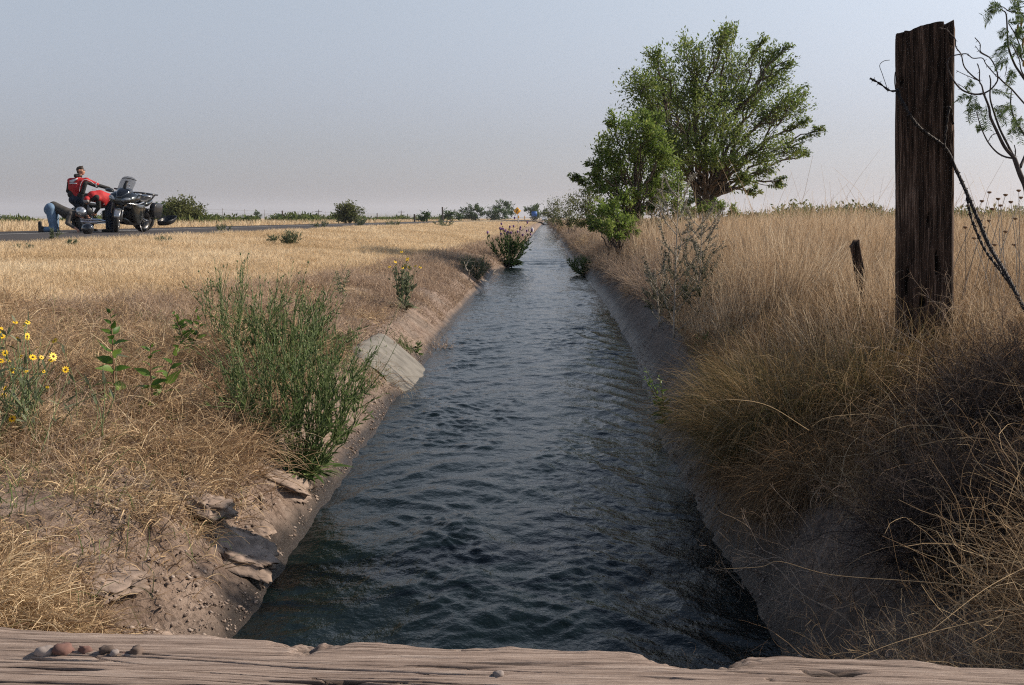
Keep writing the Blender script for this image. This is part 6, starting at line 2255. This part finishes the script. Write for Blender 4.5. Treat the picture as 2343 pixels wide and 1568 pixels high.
surf_obj('jacket_sleeve', [(shL, e1, .07, .058), (e1, w1, .056, .045)], m_jblack, j2, .012, .02)
surf_obj('jacket_sleeve', [(shR, e2, .07, .058), (e2, w2, .056, .045)], m_jblack, j2, .012, .02)
v, f = tube(smooth_path([f2(1075, 543, -.12), f2(1150, 548, -.10), f2(1215, 600, -.08), f2(1255, 690, -.08), f2(1240, 765, -.10)], 6), .010, 6)
link('piping', mesh_np('piping', v, f, smooth=True), m_white, j2)
surf_obj('trousers', [(hpL, hpR, .12, .12), (hpL, k1, .105, .078), (k1, a1_, .075, .065), (hpR, k2, .105, .078), (k2, a2_, .075, .065)], m_djeans, p2, .013, .03)
for a in (a1_, a2_):
    fo = np.array([a[0], a[1], .05])
    surf_obj('boot', [(np.array([a[0], a[1], .15]), fo, .055, .05), (fo, fo + [-.10, -.12, -.012], .05, .036)], m_jblack, p2, .012, .02)
cap_ = surf_obj('bandana', [(h2d + [0, -.0, .035], h2d + [0, -.035, .02], .088, .08)], m_red, p2, .011, .02)
surf_obj('grey_hair', [(h2d + [-.02, -.06, -.02], h2d + [.02, -.06, -.02], .058, .058)], plain('grey_hair', (.34, .30, .28), .8, var=.35, scale=40), p2, .011, .02)

# -- the kneeling man
o3, S3, f3 = PF(27.6, 500)
p3 = thing('person', 'man in light blue jeans and grey jacket kneeling head down on the road shoulder', 'person', o3)
hp = f3(455, 815, .0)
hA, hB = hp + [0, -.09, 0], hp + [-.01, .10, 0]
kA, kB = f3(505, 1120, -.10), f3(480, 1130, .12)
fA, fB = f3(420, 1105, -.12), f3(250, 1090, .14)
aA, aB = f3(365, 1110, -.12), f3(290, 1120, .14)
aA = f3(395, 1130, -.12)
ch = f3(650, 870, .0)
shA, shB = f3(765, 905, -.16), f3(770, 900, .16)
elA, haA = f3(742, 1030, -.22), f3(845, 1105, -.20)
elB, haB = f3(800, 1040, .20), f3(890, 1110, .15)
hd3 = f3(880, 905, -.02)
body = [(hA, hB, .10, .10), (hp + [.02, 0, .02], ch, .09, .10), (ch, f3(755, 905), .10, .10), (shA, shB, .065, .065), (f3(790, 905), hd3, .055, .055), (hd3 + [-.01, 0, .03], hd3 + [.02, 0, -.01], .085, .08), (hd3 + [.05, 0, -.08], hd3 + [.06, 0, -.09], .035, .03),
        (hd3 + [0, -.083, -.02], hd3 + [0, -.085, -.01], .014, .014),
        (hA, kA, .088, .062), (kA, aA, .058, .042), (hB, kB, .088, .062), (kB, aB, .058, .042), (shA, elA, .055, .044), (elA, haA, .043, .03), (shB, elB, .055, .044), (elB, haB, .043, .03)] \
    + hand_caps(haA, haA - elA, [0, 0, -1.0]) + hand_caps(haB, haB - elB, [0, 0, -1.0])
surf_obj('body', body, m_skin, p3, .012, .025)
surf_obj('jeans', [(hA, hB, .135, .135), (hp + [-.05, 0, -.04], hp + [.03, 0, .0], .16, .14), (hA, kA, .135, .092), (kA, aA, .084, .072), (hB, kB, .13, .09), (kB, aB, .076, .066)], m_jeans, p3, .013, .03)
j3 = surf_obj('jacket', [(hp + [.05, 0, .06], ch, .125, .13), (ch, f3(750, 905), .125, .125), (shA, shB, .078, .078), (f3(600, 860), f3(650, 930), .10, .07)], m_grey_j, p3, .013, .04)
surf_obj('jacket_sleeve', [(shA, elA, .072, .062), (elA, elA * .15 + haA * .85, .060, .042)], plain('grey_sleeve', (.085, .075, .068), .85, var=.25, scale=14), j3, .012, .02)
surf_obj('jacket_sleeve', [(shB, elB, .072, .060), (elB, elB * .2 + haB * .8, .058, .044)], m_grey_j, j3, .012, .02)
hm = surf_obj('helmet', [(hd3 + [.02, 0, .07], hd3 + [.05, 0, .05], .135, .125)], m_silver, p3, .012, .03)
surf_obj('shoe', [(aA + [-.02, 0, .01], f3(360, 1150, -.12), .06, .055), (f3(360, 1150, -.12), f3(345, 1110, -.12), .055, .06), (aA, f3(520, 1168, -.12), .06, .035)], m_shoe, p3, .012, .02)
surf_obj('shoe', [(aB, f3(250, 1165, .14), .06, .055), (f3(250, 1165, .14), f3(240, 1030, .14), .058, .05)], m_shoe, p3, .012, .02)

# -- the helmet lying on the road
hc = road_at(975, 25.6)
hc[2] = RZ + .125
hl_ = thing('helmet', 'glossy black motorcycle helmet standing on the asphalt in front of the motorcycles', 'helmet', hc)
surf_obj('shell', [(np.array([-.02, 0, .0]), np.array([.02, 0, .005]), .125, .125), (np.array([-.02, .02, -.06]), np.array([.02, -.03, -.06]), .10, .095)], plain('black_gloss', (.012, .012, .014), .08, coat=1.0, var=.05), hl_, .012, .03)
v, f = ell(.03, -.075, .005, .085, .06, .045, 14, 9)
link('visor', mesh_np('visor', v, f, smooth=True), m_vis, hl_)
v, f = ell(.10, -.01, .07, .03, .02, .02, 10, 7)
link('vent', mesh_np('vent', v, f, smooth=True), m_chrome, hl_)
# ================================================================== wire, fence, signs, poles
m_wire = plain('rusty_wire', (.022, .017, .016), .7, metal=.3, var=.4, scale=60)


def twisted(name, pts, r, label, barbs=.11, twist=.02, strands=2, mat=None, cat='barbed wire'):
    """strands twisted round a path, with barbs"""
    sp_ = smooth_path(np.array(pts), 14)
    seg = np.concatenate([[0], np.cumsum(np.linalg.norm(np.diff(sp_, axis=0), axis=1))])
    n_ = max(30, int(seg[-1] / .006))
    s = np.linspace(0, seg[-1], n_)
    P = np.stack([np.interp(s, seg, sp_[:, d]) for d in range(3)], -1)
    T = norm(np.gradient(P, axis=0))
    u = norm(np.cross(T, [0.3, 1, .2]))
    v_ = np.cross(T, u)
    mb = MB()
    o0 = P[0].copy()
    for k in range(strands):
        a = s / twist * 2 * np.pi / 4 + k * 2 * np.pi / strands
        C = P + (np.cos(a)[:, None] * u + np.sin(a)[:, None] * v_) * r * (1.0 if strands > 1 else 0)
        mb.add(*tube(C - o0, r, 5))
    for b_ in np.arange(barbs * .5, seg[-1], barbs):
        k = int(np.searchsorted(s, b_))
        k = min(k, n_ - 1)
        for q in range(4):
            d = norm(u[k] * math.cos(q * 1.7 + b_ * 40) + v_[k] * math.sin(q * 1.7 + b_ * 40) + T[k] * RNG.normal(0, .3))
            c = P[k] + T[k] * (q - 1.5) * .003 - o0
            mb.add(*tube(np.stack([c, c + d * .014]), [r * .8, r * .3], 4))
        mb.add(*tube(np.stack([P[k] - o0 - T[k] * .006, P[k] - o0 + T[k] * .006]), r * 2.1, 6))
    o = mb.build(name, mat or m_wire)
    o.location = tuple(o0)
    return tag(o, label, cat)


WY = PY - .16
twisted('barbed_wire', [at(2052, 205, WY + .05), at(2062, 232, WY), at(2100, 290, WY - .02), at(2160, 338, WY), at(2185, 385, WY + .02), at(2215, 450, WY - .1), at(2262, 560, WY - .3), at(2300, 625, WY - .5), at(2342, 705, WY - .7), at(2375, 760, WY - .8)], .0042,
        'heavy barbed wire bundle across the thick post running down to the right edge', strands=4, barbs=.06)
twisted('barbed_wire', [at(2210, 440, WY - .08), at(2222, 500, WY - .15), at(2252, 570, WY - .28), at(2285, 615, WY - .42), at(2310, 650, WY - .52)], .0033, 'second barbed wire strand that splits from the heavy bundle and rejoins it', barbs=.07)
twisted('barbed_wire', [at(2180, 285, WY + .05), at(2172, 245, WY), at(2163, 300, WY - .01), at(2160, 338, WY - .01)], .0030, 'short twisted wire loop on the upper right face of the thick post', barbs=.2)
twisted('barbed_wire', [at(1990, 180, WY - .05), at(2012, 192, WY), at(2035, 208, WY), at(2052, 208, WY + .03)], .0026, 'cut barbed wire stub sticking out left from the thick post', barbs=.05)
twisted('wire_end', [at(2030, 205, WY), at(2018, 170, WY - .02), at(2012, 150, WY - .02), at(2022, 140, WY - .02), at(2035, 138, WY - .02)], .0014, 'thin curled wire end above the cut stub left of the thick post', strands=1, barbs=9, cat='wire')
twisted('wire_end', [at(2048, 205, WY), at(2046, 185, WY - .01), at(2048, 165, WY), at(2051, 185, WY + .02)], .0020, 'small wire tie on the left edge of the thick post', strands=1, barbs=9, cat='wire')

# ---- fence along the far side of the road
m_fp = plain('grey_fence_wood', (.075, .060, .050), .9, var=.35, scale=6)
m_tp = plain('galvanised_post', (.26, .25, .24), .6, var=.2, scale=6)
fps, tps = [], []


def post_mesh(r, h_, n_=8, square=False):
    zs = np.linspace(0, 1, 9)
    rings = []
    for z in zs:
        o2 = sup(n_, r, r, 2 if not square else 6) * (1.06 - .12 * z)
        wob = 1 + .10 * pnoise(o2[:, 0] * 30, o2[:, 1] * 30, z * 4)
        rings.append(np.stack([o2[:, 0] * wob + .012 * math.sin(z * 3), o2[:, 1] * wob, 0 * wob + (z * (h_ + .3) - .3) + (.02 * np.cos(np.arange(n_)) if z == 1 else 0)], -1))
    v, f = loft(rings)
    return mesh_np('fence_post', v, f)


FX = ROAD_FAR - 9.0
far_post = post_mesh(.075, 1.25)
far_post.materials.append(m_fp)
for k, Y in enumerate(np.arange(58, 180, 6.0)):
    if k % 4 == 3:
        o = bpy.data.objects.new('fence_post', far_post)
        COL.objects.link(o)
        tag(o, 'weathered wooden post of the wire fence along the far side of the road', 'fence post', 'wooden posts of the far roadside fence')
    else:
        if not tps:
            m_ = MB().add(*box(0, 0, .55, .04, .012, 1.5)).add(*box(0, .018, .55, .010, .03, 1.5)).add(*box(0, -.02, -.05, .10, .008, .14))
            o = m_.build('fence_stake', m_tp)
            tps.append(o)
        else:
            o = tps[0].copy()
            COL.objects.link(o)
        tag(o, 'thin steel stake of the wire fence along the far side of the road', 'fence stake', 'steel stakes of the far roadside fence')
    o.location = (FX + float(bend(Y)), Y, .93)
    o.rotation_euler = (RNG.normal(0, .03), RNG.normal(0, .03), RNG.random())
wv = MB()
for z in (.35, .65, .95, 1.18):
    yy = np.arange(58, 176, 3.0)
    wv = MB()
    wv.add(*tube(np.stack([FX + bend(yy), yy, .93 + z + .02 * np.sin(yy)], -1), .004, 4))
    tag(wv.build('fence_wire', m_wire), 'taut wire strand of the fence along the far side of the road', 'fence wire', 'wires of the far roadside fence')
for px, Y, hh_, lab in [(805, 92, 1.45, 'thick dark gate post right of the lone rounded bush beyond the road'), (1012, 138, 2.0, 'dark wooden post with a lump on top by the rounded horizon tree'), (976, 120, 1.1, 'short dark post beyond the road end left of the rounded horizon tree'),
                        (948, 120, 1.0, 'thin leaning dark post beyond the road left of the small dark bush')]:
    o = link('fence_post', post_mesh(.11, hh_), m_fp)
    p = at(px, HZ, Y)
    o.location = (p[0], Y, .93)
    tag(o, lab, 'fence post')

# ---- utility poles
m_pole = plain('pole_wood', (.10, .085, .075), .9, var=.3, scale=3)
for px, top, Y, lab in [(729, 480, 420, 'utility pole with crossarm beyond the road left of the lone rounded bush'), (918, 482, 460, 'utility pole with crossarm right of the lone rounded bush'), (677, 492, 700, 'smallest faint utility pole left of the other two'),
                        (1812, 470, 380, 'thin utility pole on the right horizon between the largest tree and the thick post')]:
    p = at(px, HZ, Y)
    root = thing('utility_pole', lab, 'utility pole', (p[0], Y, .9))
    zt = at(px, top, Y)[2] - .9
    v, f = tube([[0, 0, -1], [0, 0, zt * .5], [0, 0, zt]], [.22, .19, .15], 10)
    link('pole', mesh_np('pole', v, f, smooth=True), m_pole, root)
    v, f = box(0, -.2, zt - .7, 3.0, .16, .20)
    ca = link('crossarm', mesh_np('crossarm', v, f), m_pole, root)
    for k in (-1.35, -.5, .5, 1.35):
        v, f = tube([[k, -.2, zt - .6], [k, -.2, zt - .42]], .07, 6)
        link('insulator', mesh_np('insulator', v, f), m_white, ca)

# ---- road signs
m_ysign = plain('yellow_sign_face', (.80, .40, .015), .5, var=.04)
m_bsign = plain('blue_sign_face', (.020, .13, .46), .5, var=.04)
m_metal = plain('sign_post_metal', (.30, .30, .29), .5, metal=.6, var=.15)
m_ink = plain('sign_black', (.015, .015, .015), .6, var=.05)
p = at(1183, HZ, 150)
root = thing('road_sign', 'yellow diamond warning sign with a black curve arrow beside the far road', 'road sign', (p[0], 150, .9))
zc = at(1183, 483, 150)[2] - .9
sz_ = .56
pl = np.array([[0, 0, sz_], [sz_, 0, 0], [0, 0, -sz_], [-sz_, 0, 0]])
v = np.concatenate([pl + [0, -.012, zc], pl + [0, .012, zc]])
q = np.array([[0, 3, 2, 1], [4, 5, 6, 7], [0, 1, 5, 4], [1, 2, 6, 5], [2, 3, 7, 6], [3, 0, 4, 7]])
sf = link('sign_face', mesh_np('sign_face', v, q), m_ysign, root)
a = MB()
a.add(*box(-.08, -.017, zc - .16, .10, .006, .26)).add(*box(-.01, -.017, zc + .02, .24, .006, .09)).add(*box(.08, -.017, zc + .10, .09, .006, .10))
a.add(np.array([[.0, -.020, zc + .13], [.26, -.020, zc + .10], [.10, -.020, zc + .30], [.0, -.014, zc + .13], [.26, -.014, zc + .10], [.10, -.014, zc + .30]]), np.array([[0, 1, 2], [3, 5, 4]]))
a.build('arrow', m_ink, sf)
v, f = box(0, .04, (zc + .4) / 2, .07, .05, zc + .4)
link('sign_post', mesh_np('sign_post', v, f), m_metal, root)
p = at(1222, HZ, 210)
root = thing('road_sign', 'blank backed blue rectangular sign before the airy horizon tree', 'road sign', (p[0], 210, .9))
zc = at(1222, 490, 210)[2] - .9
v, f = box(0, 0, zc, 1.12, .03, 1.0)
link('sign_face', mesh_np('sign_face', v, f), m_bsign, root)
for sx in (-.35, .35):
    v, f = box(sx, .05, (zc + .3) / 2, .06, .05, zc + .3)
    link('sign_post', mesh_np('sign_post', v, f), m_metal, root)
for px, py, Y, lab in [(1186, 505, 130, 'small yellow and white marker post below the yellow diamond sign'), (1200, 504, 170, 'tiny yellow marker post right of the diamond sign')]:
    p = at(px, HZ, Y)
    root = thing('marker_post', lab, 'marker post', (p[0], Y, .9))
    v, f = box(0, 0, .45, .12, .03, 1.0)
    link('post', mesh_np('post', v, f), m_white if Y < 150 else m_metal, root)
    v, f = box(0, -.022, .72, .16, .012, .32)
    link('reflector', mesh_np('reflector', v, f), m_ysign, root)

# ---- the far white pickup
p = at(1246, HZ, 330)
car = thing('pickup_truck', 'tiny white pickup truck coming along the far end of the ditch', 'pickup truck', (p[0], 330, .35), R(-90))
m_wpaint = plain('white_car_paint', (.72, .73, .74), .3, coat=.5, var=.03)
body_loft('body', car, [(2.55, .62, .80, .25), (2.45, .72, .92, .33), (1.4, .78, .96, .36), (-.4, .75, .96, .36), (-2.5, .74, .95, .36), (-2.6, .70, .9, .30)], m_wpaint, p=5)
body_loft('cab', car, [(1.35, 1.12, .80, .06), (.75, 1.40, .74, .32), (-.1, 1.44, .74, .34), (-.5, 1.40, .76, .30), (-.62, 1.12, .8, .08)], m_wpaint, p=4)
v, f = box(1.05, 0, 1.40, .04, 1.30, .48, Matrix.Rotation(R(-42), 3, 'Y'))
link('windscreen', mesh_np('windscreen', v, f), m_vis, car)
for sx in (1.6, -1.6):
    for sy in (-.85, .85):
        wheel('wheel', car, (sx, sy, .36), .36, .22, disc=False)
for sy in (-.65, .65):
    v, f = ell(2.52, sy, .78, .05, .16, .10, 10, 6)
    link('headlight', mesh_np('headlight', v, f, smooth=True), m_lens, car)
v, f = box(2.60, 0, .70, .05, .75, .24)
link('grille', mesh_np('grille', v, f), m_black, car)

# ---- white scrap on the left bank
p = on_ground(1217, 536, 98)
v, f = ell(0, 0, .16, .14, .12, .26, 14, 10)
v = v * (1 + .35 * fbm(v[:, :1] * 7, v[:, 1:2] * 7, v[:, 2:] * 7, 3))
o = link('plastic_bag', mesh_np('plastic_bag', v, f, smooth=True), plain('white_plastic', (.62, .62, .62), .5, var=.1))
o.location = tuple(p)
tag(o, 'small crumpled white plastic bag on the left bank far up the ditch', 'plastic bag')
